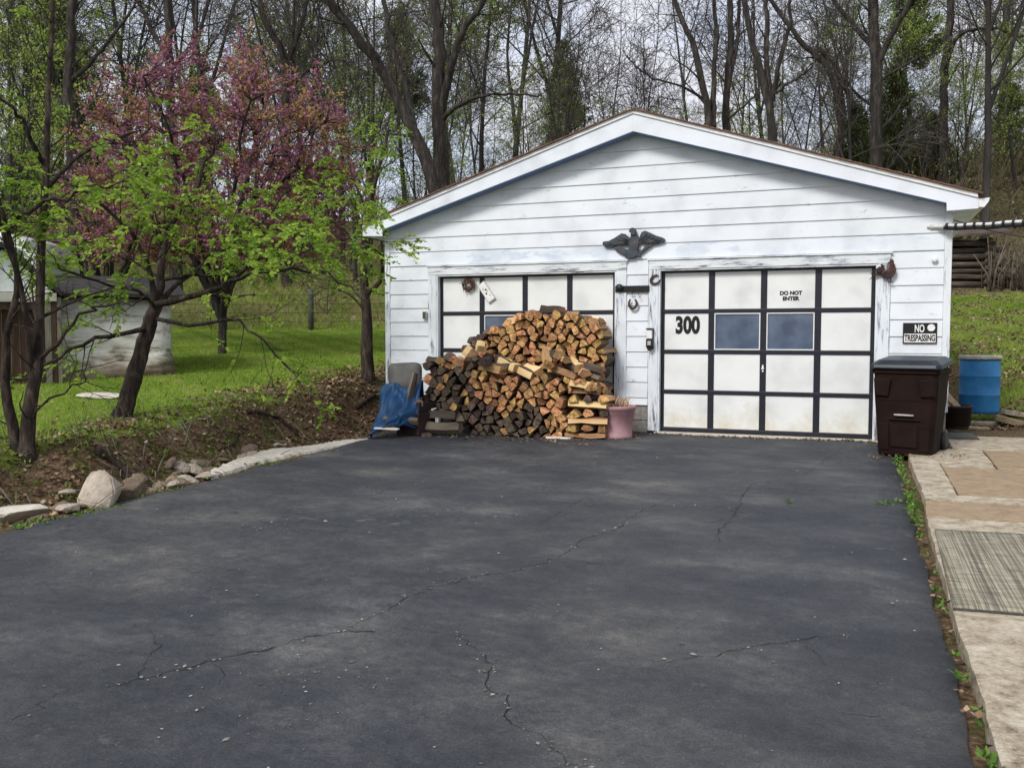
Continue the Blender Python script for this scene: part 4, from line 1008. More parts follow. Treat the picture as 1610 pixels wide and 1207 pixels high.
# crosswise and leaning grey logs at the lower left
def free_log(px, py, y, L_, rz, ry, kind, label, a=.075, b=.06, rx=0.0, group=None):
    p = on_y(px, py, y); me = log_mesh(wedge(rgw, a, b), L_, rgw, kind)
    # centre the log on its own length
    me.transform(Matrix.Translation((0, -L_ / 2, 0)))
    return put_log(me, (p[0], y, p[2]), (rx, ry, rz), label, group)
free_log(697, 671, -1.16, .50, math.pi / 2, 0.04, GREY, 'long grey crosswise log at the lower left of the front stack', .085, .075)
free_log(690, 652, -1.10, .46, math.pi / 2 + .1, -.08, GREY, 'grey crosswise log second from the bottom at the left of the stack', .06, .045)
free_log(722, 655, -1.05, .40, .5, 0, GREY, 'short round grey log end beside the crosswise logs', .055, .045)
free_log(672, 656, -1.00, .40, .1, 0, GREY, 'small pinkish grey log end between the two crosswise logs', .045, .035)
free_log(664, 684, -1.22, .40, .9, 0, OLD, 'dark log lying on the asphalt at the left foot of the stack', .06, .045)
free_log(631, 664, -1.45, .44, math.pi / 2 + .25, .55, GREY, 'grey square log leaning before the blue tarp', .085, .045)
free_log(646, 607, -1.25, .36, .2, .15, GREY, 'pale upright split log propped on the blue tarp', .05, .05, rx=rad(75))
free_log(658, 632, -1.12, .36, .5, 0, GREY, 'short pale log jutting out beside the tarp', .055, .04)
# loose pieces thrown on the ledge between the two stacks
led = [(683, 566, 'bark', .9), (708, 560, 'tan', .7), (738, 552, 'fresh', .55), (757, 545, 'fresh', .4), (722, 568, 'fresh', .35), (775, 580, 'tan', 1.2), (800, 572, 'fresh', 1.0), (838, 578, 'fresh', .9), (822, 583, 'fresh', 1.2),
       (858, 562, 'tan', .5), (872, 556, 'bark', .6), (886, 563, 'fresh', .55), (902, 574, 'fresh', .7), (916, 582, 'fresh', .45), (930, 577, 'bark', 1.2), (926, 586, 'bark', 1.2), (925, 592, 'tan', 1.4), (920, 604, 'fresh', 1.5), (932, 603, 'tan', .15), (790, 568, 'old', .9), (765, 566, 'old', .2), (893, 588, 'tan', 1.1)]
LED = {'bark': (['wood_split', 'wood_bark', 'wood_grey'], 'rough barked piece'), 'tan': (TAN, 'tan split piece'), 'fresh': (FRESH, 'bright yellow freshly split piece'), 'old': (OLD, 'dark old piece')}
for i, (px, py, k, rz) in enumerate(led):
    yy = -.86 + .05 * math.sin(i * 2.1)
    free_log(px, py, yy, rgw.uniform(.32, .42), rz * (1 if i % 2 else 1), rgw.normal(0, .12), LED[k][0], LED[k][1] + ' lying loose on top of the front firewood stack', rgw.uniform(.06, .085), rgw.uniform(.04, .06), rx=rgw.normal(.16, .1), group='loose ' + k + ' pieces on the front stack')
# pieces topping the rear stack
for i, (px, py, k, rz) in enumerate([(806, 503, 'fresh', .8), (835, 494, 'tan', .5), (868, 488, 'bark', 1.1), (890, 496, 'tan', 1.4), (912, 503, 'bark', .9), (925, 505, 'fresh', 1.3), (938, 508, 'bark', .1), (770, 520, 'tan', .6), (745, 535, 'old', .5), (732, 548, 'old', .4)]):
    free_log(px, py, -.30, .38, rz, rgw.normal(0, .15), LED[k][0], LED[k][1] + ' lying on the crest of the upper firewood stack', .07, .05, group='crest ' + k + ' pieces of the upper stack')
# white stick on the asphalt
p = on_drive(878, 690); mb = MB(); mb.box(-.16, .16, -.02, .02, 0, .022); tag(mb.build('white_stick', 'white_strip', loc=(p[0], p[1], dz_at(p[0], p[1]) + .002), rot=(0, 0, .1), bevel=.003), 'thin white stick on the asphalt before the stack', 'stick')

# ================================================================== OBJECTS ON THE GROUND
# pink planter pot
pt = empty('planter_pot', (-3.86, -.66, -.014), label='faded pink plastic planter pot beside the firewood', cat='planter')
mb = MB(); mb.lathe([(.195, 0), (.200, .008), (.203, .04), (.200, .048), (.225, .30), (.233, .305), (.236, .36), (.247, .365), (.252, .40), (.246, .412), (.232, .408), (.226, .36), (.205, .34)], 40); mb.build('pot', 'pink_plastic', pt)
mb = MB(); mb.lathe([(.222, .33), (.15, .352), (.06, .345), (.0, .36)], 24); mb.build('soil', 'soil', pt)
rg = np.random.default_rng(2); mb = MB()
for i in range(26):
    a = rg.uniform(0, 6.28); r_ = rg.uniform(.03, .19); x, y = r_ * math.cos(a), r_ * math.sin(a); h = rg.uniform(.05, .20)
    mb.tube([(x, y, .34), (x + rg.normal(0, .02), y + rg.normal(0, .02), .34 + h * .6), (x + rg.normal(0, .03), y + rg.normal(0, .03), .34 + h)], [.011, .009, .007], 5)
mb.build('dead_stems', 'wood_split', pt)
mb = MB(); mb.tube([(-.13, -.193, .37), (-.128, -.188, .30), (-.12, -.185, .2)], [.012, .010, .003], 5); mb.build('stain_drip', 'old_plank', pt)

# wheeled bin
bn = empty('wheeled_bin', (-.515, -1.16, -.03), -.26, label='dark brown wheeled rubbish bin with blue-black lid', cat='bin')
Wb, Wt, Db, Dt, Hb = .56, .69, .52, .72, .96
def ring_(wd, y0, y1, z, c=.05):
    hw = wd / 2; return [(-hw + c, y0, z), (hw - c, y0, z), (hw, y0 + c, z), (hw, y1 - c, z), (hw - c, y1, z), (-hw + c, y1, z), (-hw, y1 - c, z), (-hw, y0 + c, z)]
R_ = [ring_(Wb - .02, .02, .02 + Db - .02, 0.0), ring_(Wb, .01, .02 + Db, .03), ring_(Wb + (Wt - Wb) * .62, -.01, .60, .60), ring_(Wb + (Wt - Wb) * .64, -.015, .605, .62), ring_(Wt - .03, -.02, .66, .90), ring_(Wt + .01, -.04, .68, .905), ring_(Wt + .01, -.04, .68, .955)]
mb = MB(); V = [p for r_ in R_ for p in r_]; k8 = 8
mb.add(V, [(i * 8 + k, i * 8 + (k + 1) % 8, (i + 1) * 8 + (k + 1) % 8, (i + 1) * 8 + k) for i in range(len(R_) - 1) for k in range(8)] + [tuple(range(8))[::-1], tuple(range((len(R_) - 1) * 8, len(R_) * 8))])
body = mb.build('body', 'bin_brown', bn, bevel=.012)
for sx in (-1, 1):   # raised shoulders either side of the front pocket
    mb = MB(); mb.add([(sx * .135, -.055, .84), (sx * .318, -.055, .86), (sx * .305, -.048, .665), (sx * .165, -.048, .655), (sx * .135, -.01, .84), (sx * .318, -.0, .86), (sx * .305, .02, .63), (sx * .165, .02, .62)], [(0, 1, 2, 3), (4, 5, 6, 7), (0, 1, 5, 4), (1, 2, 6, 5), (2, 3, 7, 6), (3, 0, 4, 7)])
    mb.build('shoulder', 'bin_brown', bn, bevel=.015)
    mb = MB(); mb.add([(sx * .16, -.022, .36), (sx * .265, -.018, .36), (sx * .25, -.004, .06), (sx * .15, -.004, .06), (sx * .16, .02, .36), (sx * .265, .02, .36), (sx * .25, .03, .06), (sx * .15, .03, .06)], [(0, 1, 2, 3), (4, 5, 6, 7), (0, 1, 5, 4), (1, 2, 6, 5), (2, 3, 7, 6), (3, 0, 4, 7)])
    mb.build('front_rib', 'bin_brown', bn, bevel=.01)
    mb = MB(); mb.lathe([(.0, -.03), (.10, -.03), (.13, -.02), (.13, .02), (.10, .03), (.0, .03)], 22, cap=False); mb.build('wheel', 'black', bn, loc=(sx * .30, .60, .13), rot=(0, math.pi / 2, 0))
mb = MB(); mb.box(-.16, .16, -.028, .0, .395, .415); mb.box(-.135, .135, -.012, .01, .10, .34); mb.build('pocket', 'bin_brown', bn, bevel=.006)
mb = MB(); mb.tube([(-.10, -.032, .455), (.10, -.032, .455)], .011, 8); mb.build('catch_bar', 'barrel_lid', bn)
mb = MB(); lid = [ring_(Wt + .04, -.065, .70, .952), ring_(Wt + .05, -.075, .705, .965), ring_(Wt + .03, -.06, .70, 1.0), ring_(Wt - .10, .02, .62, 1.045), ring_(Wt - .20, .08, .56, 1.05)]
# the lid rises towards the hinge
lid = [[(x, y, z + .05 * max(0, (y + .05)) / .75) for x, y, z in r_] for r_ in lid]
V = [p for r_ in lid for p in r_]
mb.add(V, [(i * 8 + k, i * 8 + (k + 1) % 8, (i + 1) * 8 + (k + 1) % 8, (i + 1) * 8 + k) for i in range(len(lid) - 1) for k in range(8)] + [tuple(range(8))[::-1], tuple(range((len(lid) - 1) * 8, len(lid) * 8))])
mb.build('lid', 'bin_lid', bn, bevel=.008)
mb = MB(); mb.tube([(-.30, .70, .93), (-.28, .76, .97), (.28, .76, .97), (.30, .70, .93)], .018, 8); mb.build('handle', 'bin_brown', bn)

# blue barrel
bp0 = xy_of(1540, 13.9)
zb0 = .10
br = empty('blue_barrel', (bp0[0], bp0[1], zb0 - .02), label='blue plastic drum with pale lid at the foot of the slope', cat='barrel')
prof = [(.265, 0), (.282, .012), (.286, .05), (.287, .27), (.293, .28), (.293, .292), (.287, .30), (.289, .56), (.296, .57), (.296, .585), (.289, .595), (.285, .80), (.272, .85)]
mb = MB(); mb.lathe(prof, 40); mb.build('drum', 'barrel_blue', br)
mb = MB(); mb.lathe([(.296, .835), (.307, .84), (.307, .885), (.298, .893), (.27, .887), (.10, .892), (.0, .893)], 40); mb.build('lid', 'barrel_lid', br)
mb = MB(); mb.lathe([(.30, .825), (.302, .829), (.302, .833), (.30, .836)], 40, cap=False); mb.build('lid_ring', 'rust', br)
# black tub with boards
tp = xy_of(1503, 12.3)
tb = empty('black_tub', (tp[0], tp[1], -.0), label='black round tub holding boards at the garage corner', cat='tub')
mb = MB(); mb.lathe([(.17, 0), (.175, .01), (.205, .29), (.222, .295), (.222, .325), (.208, .325), (.195, .05), (.0, .045)], 32, cap=False); mb.build('tub', 'tub_black', tb)
for i, (a, bx) in enumerate(((.0, -.05), (.12, .03))):
    mb = MB(); mb.box(-.035, .035, -.011, .011, 0, .62)
    o = mb.build('board', 'board_wood', loc=(tp[0] + .12 + bx, tp[1] - .05 + .05 * i, .16), rot=(rad(6), rad(-50 + 8 * i), .2 * i), bevel=.002)
    tag(o, ('upper' if i else 'lower') + ' pale board slanting out of the black tub', 'board', 'boards in the black tub')

# rug, worn mat, loose slabs on the walkway
def flat_cloth(name, pts, z, th, m_, label, cat, wav=.004, origin=None, seed=0, rim=None):
    rg = np.random.default_rng(seed); a, b, c, d = [np.array(p) for p in pts]; nu, nv = 16, 22; V = []
    o_ = a if origin is None else np.array(origin)
    for j in range(nv + 1):
        for i in range(nu + 1):
            u, v = i / nu, j / nv; p = (a * (1 - u) + b * u) * (1 - v) + (d * (1 - u) + c * u) * v
            edge = min(u, 1 - u, v, 1 - v)
            V.append((p[0] - o_[0], p[1] - o_[1], float(drive_z(p[1])) + z + th + wav * (vnoise(p[0] * 3, p[1] * 3, seed) + 1) - (0.003 if edge == 0 else 0)))
    n1_ = nu + 1; F_ = [(j * n1_ + i, j * n1_ + i + 1, (j + 1) * n1_ + i + 1, (j + 1) * n1_ + i) for j in range(nv) for i in range(nu)]
    mb = MB(); mb.add(V, F_, 0, True)
    per = [i for i in range(nu + 1)] + [j * n1_ + nu for j in range(1, nv + 1)] + [nv * n1_ + i for i in range(nu - 1, -1, -1)] + [j * n1_ for j in range(nv - 1, 0, -1)]
    low = [(V[i][0], V[i][1], V[i][2] - th) for i in per]; b0 = len(mb.v); mb.v += low
    for k in range(len(per)): mb.f.append((per[k], per[(k + 1) % len(per)], b0 + (k + 1) % len(per), b0 + k)); mb.mi.append(1 if rim else 0); mb.sm.append(False)
    o = mb.build(name, [m_] + ([rim] if rim else []), loc=(o_[0], o_[1], 0)); return tag(o, label, cat)
flat_cloth('striped_rug', [(-.53, -6.60), (1.15, -6.52), (1.2, -4.72), (-.48, -4.78)], .03, .012, 'rug', 'grey and cream striped outdoor rug on the concrete walkway', 'rug', rim='mat_grey', seed=3)
p0, p1, p2, p3 = [on_drive(a, b) for a, b in ((1487, 694), (1540, 695), (1528, 683), (1484, 682))]
flat_cloth('door_mat', [p0[:2], p1[:2], p2[:2], p3[:2]], .032, .018, 'mat_grey', 'small dark grey mat on the walkway behind the bin', 'mat', wav=.002, seed=5)
def loose_slab(px, py, sx, sy, th, rot, m_, label, seed, s=None):
    rg = np.random.default_rng(seed); p = on_ground(px, py)
    n_ = 9; poly = [(sx * math.cos(2 * math.pi * k / n_ + .3) * rg.uniform(.85, 1.1), sy * math.sin(2 * math.pi * k / n_ + .3) * rg.uniform(.85, 1.1)) for k in range(n_)]
    mb = MB(); mb.prism(poly, 'z', -th * .4, th * .6); o = mb.build('stone_slab', m_, loc=(p[0], p[1], p[2] + .02), rot=rot, bevel=.012)
    return tag(o, label, 'stone slab')
loose_slab(1600, 668, .34, .26, .09, (rad(4), rad(14), .4), 'concrete_brown', 'brown broken slab tilted up at the right edge of the walkway', 1)
loose_slab(1603, 655, .30, .22, .08, (rad(-5), rad(10), .1), 'concrete', 'pale broken slab behind the tilted brown slab', 2)
loose_slab(1548, 668, .26, .12, .05, (0, 0, .1), 'concrete', 'thin flat slab lying before the blue drum', 3)
loose_slab(1520, 675, .28, .12, .04, (0, 0, -.1), 'concrete_brown', 'flat brown slab between the tub and the dark mat', 4)

# blue tarp draped over a low dark crate, and the grey seat back behind it
def bez_patch(C, nu, nv):
    """smooth sheet through a grid of control points (rows x cols)"""
    C = np.array(C, float)
    def cr1(K, q):
        n0 = len(K); E_ = np.concatenate([[2 * K[0] - K[1]], K, [2 * K[-1] - K[-2]]]); i = min(int(q), n0 - 2); t = q - i; p0, p1, p2, p3 = E_[i:i + 4]
        return .5 * (2 * p1 + (p2 - p0) * t + (2 * p0 - 5 * p1 + 4 * p2 - p3) * t * t + (-p0 + 3 * p1 - 3 * p2 + p3) * t ** 3)
    out_ = []
    for v in np.linspace(0, len(C) - 1, nv):
        row = np.array([cr1(C[:, k], v) for k in range(C.shape[1])])
        out_.append([cr1(row, u) for u in np.linspace(0, C.shape[1] - 1, nu)])
    return np.array(out_)
tv = empty('blue_tarp', (-6.55, -1.4, -.035), 0, label='crumpled blue tarpaulin slumped at the left end of the firewood', cat='tarpaulin')
def tp3(px, py, y): return on_y(px, py, y) - np.array(tv.location)
ctl = [[tp3(604, 640, -.75), tp3(622, 630, -.72), tp3(642, 628, -.70), tp3(668, 625, -.72)],
       [tp3(601, 608, -1.02), tp3(618, 600, -1.08), tp3(640, 610, -1.10), tp3(664, 596, -1.02)],
       [tp3(597, 618, -1.18), tp3(615, 622, -1.24), tp3(638, 622, -1.26), tp3(662, 612, -1.16)],
       [tp3(592, 650, -1.34), tp3(610, 648, -1.50), tp3(634, 645, -1.48), tp3(660, 640, -1.28)],
       [tp3(583, 676, -1.55), tp3(602, 665, -1.66), tp3(626, 658, -1.60), tp3(656, 662, -1.36)],
       [tp3(574, 693, -1.72), tp3(590, 682, -1.74), tp3(618, 668, -1.66), tp3(654, 672, -1.40)]]
G = bez_patch(ctl, 46, 52); nv_, nu_ = G.shape[:2]
rg = np.random.default_rng(9)
for j in range(nv_):
    for i in range(nu_):
        u, v = i / (nu_ - 1), j / (nv_ - 1)
        fo = .030 * math.sin(u * 21 + 3.5 * math.sin(v * 3) + 2) * (.25 + v) + .018 * math.sin(u * 9 - v * 15) + .012 * math.sin(u * 33 + v * 19) + .022 * math.sin(v * 22 + 4 * math.sin(u * 5)) * (1 - abs(2 * u - 1)) * .6
        G[j, i] += np.array([0, -fo, fo * .5]); G[j, i, 2] = max(G[j, i, 2], .006)
V = G.reshape(-1, 3); ii = np.arange(nv_ * nu_).reshape(nv_, nu_)
Fq = np.stack([ii[:-1, :-1].ravel(), ii[:-1, 1:].ravel(), ii[1:, 1:].ravel(), ii[1:, :-1].ravel()], 1)
o = link('sheet', np_mesh('sheet', V, Fq, smooth=True), 'tarp_blue', tv)
md = o.modifiers.new('thick', 'SOLIDIFY'); md.thickness = .006; md.offset = 1
mb = MB(); mb.box(-.19, .19, -.16, .20, 0, .30); mb.box(-.15, .15, -.10, .16, .30, .44)
cr_ = mb.build('crate', 'tub_black', loc=(-6.47, -1.18, -.03), rot=(0, 0, -.2), bevel=.01); tag(cr_, 'low dark crate under the blue tarpaulin', 'crate')
pb = on_y(608, 675, -1.70); mb = MB(); mb.box(-.17, .17, -.03, .03, 0, .022); tag(mb.build('white_board', 'white_strip', loc=(pb[0], -1.70, pb[2]), bevel=.003), 'white edged board sticking out under the blue tarp', 'board')
ps = on_y(637, 594, -.98)
bm = bmesh.new(); bmesh.ops.create_cube(bm, size=1.0); bmesh.ops.subdivide_edges(bm, edges=bm.edges, cuts=7, use_grid_fill=True)
for v in bm.verts:
    x, y, z_ = v.co * 2
    L6 = (abs(x) ** 5 + abs(z_) ** 5) ** .2 + 1e-9; mxx = max(abs(x), abs(z_)); k = mxx / L6
    x, z_ = x * k, z_ * k
    e = 1 - .55 * max(abs(x), abs(z_)) ** 4
    v.co = (x * .225 * (1 + .06 * z_), y * .075 * e + .012 * math.sin(x * 3), z_ * .205)
for f in bm.faces: f.smooth = True
me = bpy.data.meshes.new('seat_back'); bm.to_mesh(me); bm.free()
sb = empty('old_seat', (ps[0], -.98, ps[2]), .25, label='grey padded seat back standing behind the blue tarp', cat='seat')
o = link('seat_back', me, 'seat_grey', sb); o.rotation_euler = (rad(-12), rad(-4), 0)
mb = MB()
for sx in (-.12, .12): mb.tube([(sx, .02, -.16), (sx, .05, -.40), (sx, .06, -ps[2] - .03)], .014, 8)
mb.build('support', 'black_metal', sb)

# ------------------------------------------------------------------ rocks and slabs along the ditch
rg = np.random.default_rng(31)
def rock(name, px, py, sx, sy, sz, m_, label, seed, rz=0, cat='rock', group=None, sink=.25, sub=4, lo=.42, hi=.75, cuts=13):
    p = on_ground(px, py); r_ = np.random.default_rng(seed)
    o = link(name, rock_mesh(name, r_, sx, sy, sz, sub, cuts, .15, lo, hi), m_, None, (p[0], p[1], gz(p[0], p[1]) + sz * (1 - sink) * .55)); o.rotation_euler = (r_.normal(0, .08), r_.normal(0, .08), rz)
    return tag(o, label, cat, group)
bm = bmesh.new()
for q in ((-.20, -.02, .05), (-.17, -.06, -.06), (-.09, .0, .25), (.01, .03, .285), (.12, .03, .22), (.19, .0, .10), (.17, -.04, -.06), (.11, -.11, .0), (-.01, -.14, .01), (-.13, -.11, .02), (-.13, .17, .06), (.11, .18, .12), (.0, .2, -.06), (.03, -.09, .15), (.0, -.13, -.08)): bm.verts.new(q)
hl = bmesh.ops.convex_hull(bm, input=bm.verts); bmesh.ops.delete(bm, geom=[v for v in hl['geom_interior'] if isinstance(v, bmesh.types.BMVert)], context='VERTS')
bmesh.ops.triangulate(bm, faces=bm.faces); bmesh.ops.bevel(bm, geom=list(bm.edges), offset=.012, segments=2, affect='EDGES'); bmesh.ops.triangulate(bm, faces=bm.faces)
bmesh.ops.subdivide_edges(bm, edges=[e for e in bm.edges if e.calc_length() > .03], cuts=3, use_grid_fill=True); bmesh.ops.triangulate(bm, faces=bm.faces)
for v in bm.verts:
    c = v.co; k = .006 * float(vnoise(c.x * 17, c.z * 17 + c.y * 9, 1)) + .003 * float(vnoise(c.x * 50, c.z * 43 - c.y * 31, 2)); v.co = c * (1 + k * 4)
me = bpy.data.meshes.new('boulder'); bm.to_mesh(me); bm.free(); p = on_drive(163, 789)
tag(link('boulder', me, 'rock', None, (p[0] - .06, p[1], p[2] + .005)), 'large pale pointed boulder at the edge of the driveway', 'rock')
rock('boulder', 208, 782, .15, .12, .16, 'rock_dark', 'smaller brown boulder tucked behind the large pale one', 6, .6)
rock('boulder', 18, 826, .46, .24, .16, 'concrete_pale', 'low white slab of stone where the driveway meets the left frame', 8, .1, sink=.1)
# pale poured edging, rough like broken stone
pp = [(326, 750), (352, 740), (392, 727), (440, 716), (505, 704), (578, 690)]; wds = [.04, .24, .36, .42, .34, .10]
Q = [on_drive(a, b) for a, b in pp]; nQ = 110; prf = [(-.04, -.10), (-.02, .002), (.10, .014), (.25, .024), (.42, .034), (.60, .040), (.78, .038), (.92, .028), (1.0, .0), (1.05, -.22)]; V = []
rg = np.random.default_rng(17)
def smooth_rand(n_, w_):
    k = np.ones(w_) / w_; return np.convolve(rg.normal(size=n_ + w_ - 1), k, 'valid') * math.sqrt(w_)
w1, w2, h1 = smooth_rand(nQ, 9), smooth_rand(nQ, 3), smooth_rand(nQ, 7)
for i in range(nQ):
    q = i / (nQ - 1) * (len(Q) - 1); a = int(min(q, len(Q) - 2)); t = q - a; c = Q[a] * (1 - t) + Q[a + 1] * t; wv = (wds[a] * (1 - t) + wds[a + 1] * t)
    endk = min(1, i / 6, (nQ - 1 - i) / 6); wv *= 1 + .10 * w1[i] + .04 * w2[i]; hh = max(.15, .55 + .20 * h1[i]) * endk
    for (u, h) in prf:
        V.append((c[0] + .05 + .010 * w2[i] - u * wv + rg.normal(0, .006), c[1] + u * wv * .35 + rg.normal(0, .006), c[2] + (h * hh + rg.normal(0, .005) if h > 0 else h)))
nP = len(prf); ii = np.arange(nQ * nP).reshape(nQ, nP)
Fq = np.stack([ii[:-1, :-1].ravel(), ii[:-1, 1:].ravel(), ii[1:, 1:].ravel(), ii[1:, :-1].ravel()], 1)
tag(link('concrete_edging', np_mesh('concrete_edging', np.array(V), Fq), 'concrete_pale'), 'pale rough concrete edging between driveway and ditch', 'edging')
# ditch stones
protos = [rock_mesh('ditch_stone', np.random.default_rng(100 + i), 1, .8, .45, 2) for i in range(6)]
for pm in protos: pm.materials.append(MATS['rock_dark'])
protos2 = [rock_mesh('ditch_stone', np.random.default_rng(200 + i), 1, .8, .4, 2) for i in range(4)]
for pm in protos2: pm.materials.append(MATS['rock'])
for i in range(230):
    y = rg.uniform(-6.4, -1.8); d = np.clip(rg.normal(.52, .22), .10, 1.0); x = float(edge_x(y)) - d
    if y > -4.4 and d < .4: continue
    sz_ = rg.uniform(.05, .125) * (1.3 if rg.random() < .2 else 1); pale = rg.random() < .35
    o = bpy.data.objects.new('ditch_stone', (protos2[rg.integers(4)] if pale else protos[rg.integers(6)])); COL.objects.link(o)
    o.location = (x, y, gz(x, y) + sz_ * .33); o.scale = (sz_, sz_, sz_); o.rotation_euler = (rg.normal(0, .2), rg.normal(0, .2), rg.uniform(0, 6.28))
    tag(o, 'pale flat stone among the ditch rubble' if pale else 'brown flat stone among the ditch rubble', 'stone', 'pale ditch stones' if pale else 'brown ditch stones')
p = on_ground(160, 624)
o = link('shed_slab', rock_mesh('shed_slab', np.random.default_rng(3), .42, .25, .05, 2), 'concrete_pale', None, (p[0], p[1], p[2] + .02)); tag(o, 'pale broken slab on the grass before the shed', 'stone slab')

# ================================================================== SHED, CAMPER, FENCE, LOG SHED
sx0, sy0 = xy_of(275, 15.0); sz0 = gz(sx0, sy0) - .08
shed = empty('stone_shed', (sx0, sy0, sz0), YAW + .48, label='low whitewashed shed with dark plank door behind the front trees', cat='shed')
K15 = 15.3 / F_PX
def sxp(px): return (px - 275) * K15
def szp(py): return (608 - py) * K15 * .72 + .06
def szq(py): return (614 - py) * K15 * .98
prof = [(-.16, -.1), (-.17, .12), (-.13, .30), (-.04, .42), (.0, .55), (.0, szp(447)), (.30, szp(447)), (.30, -.1)]
mb = MB(); nW = 18; V = []
for i in range(nW + 1):
    t = i / nW; x = sxp(112) + (0 - sxp(112)) * t
    for k, (y, z) in enumerate(prof):
        rr = .25 * max(0, (t - .86) / .14) ** 2
        V.append((x + (.03 * math.sin(z * 9) if t == 1 else 0), y + rr * (k < 6) + .015 * float(vnoise(x * 3, z * 3, 2)), z + .015 * math.sin(x * 5)))
nP = len(prof)
for i in range(nW):
    for k in range(nP - 1):
        mb.f.append((i * nP + k, (i + 1) * nP + k, (i + 1) * nP + k + 1, i * nP + k + 1)); mb.mi.append(1 if k < 3 else 0); mb.sm.append(True)
mb.v = V; mb.f.append(tuple(range(nW * nP, (nW + 1) * nP))); mb.mi.append(0); mb.sm.append(False)
mb.mi = [0] * len(mb.f); mb.build('wall', 'plaster_stained', shed)
mb = MB(); mb.box(-.35, 0.0, .31, 2.4, -.1, szp(447)); mb.box(sxp(-60), -.35, 2.2, 2.4, -.1, szp(447)); mb.build('side_wall', 'plaster', shed)
mb = MB(); mb.prism([(-.22, szp(444)), (-.22, szp(444) + .06), (1.25, szp(444) + .42), (2.6, szp(444) + .06), (2.6, szp(444)), (1.25, szp(444) + .36)], 'x', sxp(-80), .18)
roof_s = mb.build('roof', 'shed_roof', shed, bevel=.01)
# porch with plank door and white pediment
mb = MB(); mb.box(sxp(-12), sxp(14), -.34, .3, -.1, szq(497)); mb.build('porch_wall', 'grey_plank', shed)
for a, b, m_ in ((100, 108, 'grey_plank'), (109, 115, 'old_plank'), (115.5, 121, 'grey_plank')):
    mb = MB(); mb.box(sxp(a), sxp(b), -.34, -.19, -.1, szq(490)); mb.build('post', m_, shed, bevel=.008)
mb = MB(); mb.box(sxp(14), sxp(100), -.335, -.25, szq(507), szq(497)); mb.build('lintel', 'old_plank', shed, bevel=.006)
for k in range(8):
    a, b = 14.5 + k * 10.7, 14.5 + (k + 1) * 10.7 - .8
    mb = MB(); j = .012 * math.sin(k * 2.3); mb.box(sxp(a), sxp(b), -.20 + j, -.165 + j, -.06 + .02 * (k % 3), szq(508)); mb.build('door_plank', 'old_plank', shed, bevel=.004)
mb = MB(); mb.box(sxp(-16), sxp(116), -.37, -.2, szq(496), szq(484)); mb.build('beam', 'plaster', shed, bevel=.006)
mb = MB(); mb.prism([(sxp(-12), szq(483)), (sxp(112), szq(483)), (sxp(50), szq(424))], 'y', -.32, -.26); mb.build('pediment', 'camper_white', shed)
for sg in (-1, 1):
    mb = MB(); e = 50 + sg * 72; mb.prism([(sxp(e), szq(488)), (sxp(e), szq(481)), (sxp(50), szq(413)), (sxp(50), szq(421))], 'y', -.42, .6); mb.build('porch_roof', 'shed_roof', shed, bevel=.004)
# camper behind
cx0, cy0 = xy_of(-30, 19.5)
cp = empty('camper', (cx0, cy0, gz(cx0, cy0) - .05), YAW, label='white camper with green-tinted window behind the shed', cat='camper')
mb = MB(); prof = [(-1.3, .35), (1.28, .35), (1.33, 1.2), (1.28, 2.1), (1.05, 2.45), (.5, 2.62), (-.8, 2.62), (-1.25, 2.3)]
mb.prism(prof, 'y', 0, 2.0); mb.build('body', 'camper_white', cp, bevel=.06)
mb = MB(); mb.prism([(.15, 1.75), (1.10, 1.75), (1.0, 2.22), (.25, 2.3)], 'y', -.012, .02); mb.build('window', 'camper_glass', cp, bevel=.01)
mb = MB(); mb.prism([(-1.0, 1.75), (-.1, 1.75), (-.1, 2.3), (-1.0, 2.3)], 'y', -.012, .02); mb.build('window', 'camper_glass', cp, bevel=.01)
for wx in (-.7, .8):
    mb = MB(); mb.lathe([(.0, -.1), (.24, -.1), (.33, -.07), (.33, .07), (.24, .1), (0, .1)], 20, cap=False); mb.build('wheel', 'black', cp, loc=(wx, .12, .33), rot=(math.pi / 2, 0, 0))
# wire fence
fr = empty('wire_fence', (*xy_of(420, 26), 0), 0, label='wire fence on dark posts along the far side of the lawn', cat='fence')
fps = []
for px in (85, 220, 355, 490, 625):
    x, y = xy_of(px, 26 + .3 * math.sin(px)); z = gz(x, y); fps.append((x, y, z))
O = np.array(fr.location)
for i, (x, y, z) in enumerate(fps):
    h = 1.18 + .04 * math.sin(i * 3); lx = .05 * math.sin(i * 2.2)
    mb = MB(); mb.tube([np.array((x, y, z - .2)) - O, np.array((x + lx * .5, y, z + h * .5)) - O, np.array((x + lx, y, z + h)) - O], [.085, .08, .075], 9); mb.build('post', 'post_green', fr)
for hh in (.25, .5, .75, 1.02):
    mb = MB(); mb.tube([np.array((x, y - .08, z + hh)) - O for x, y, z in fps], .006, 4); mb.build('wire', 'rust', fr)
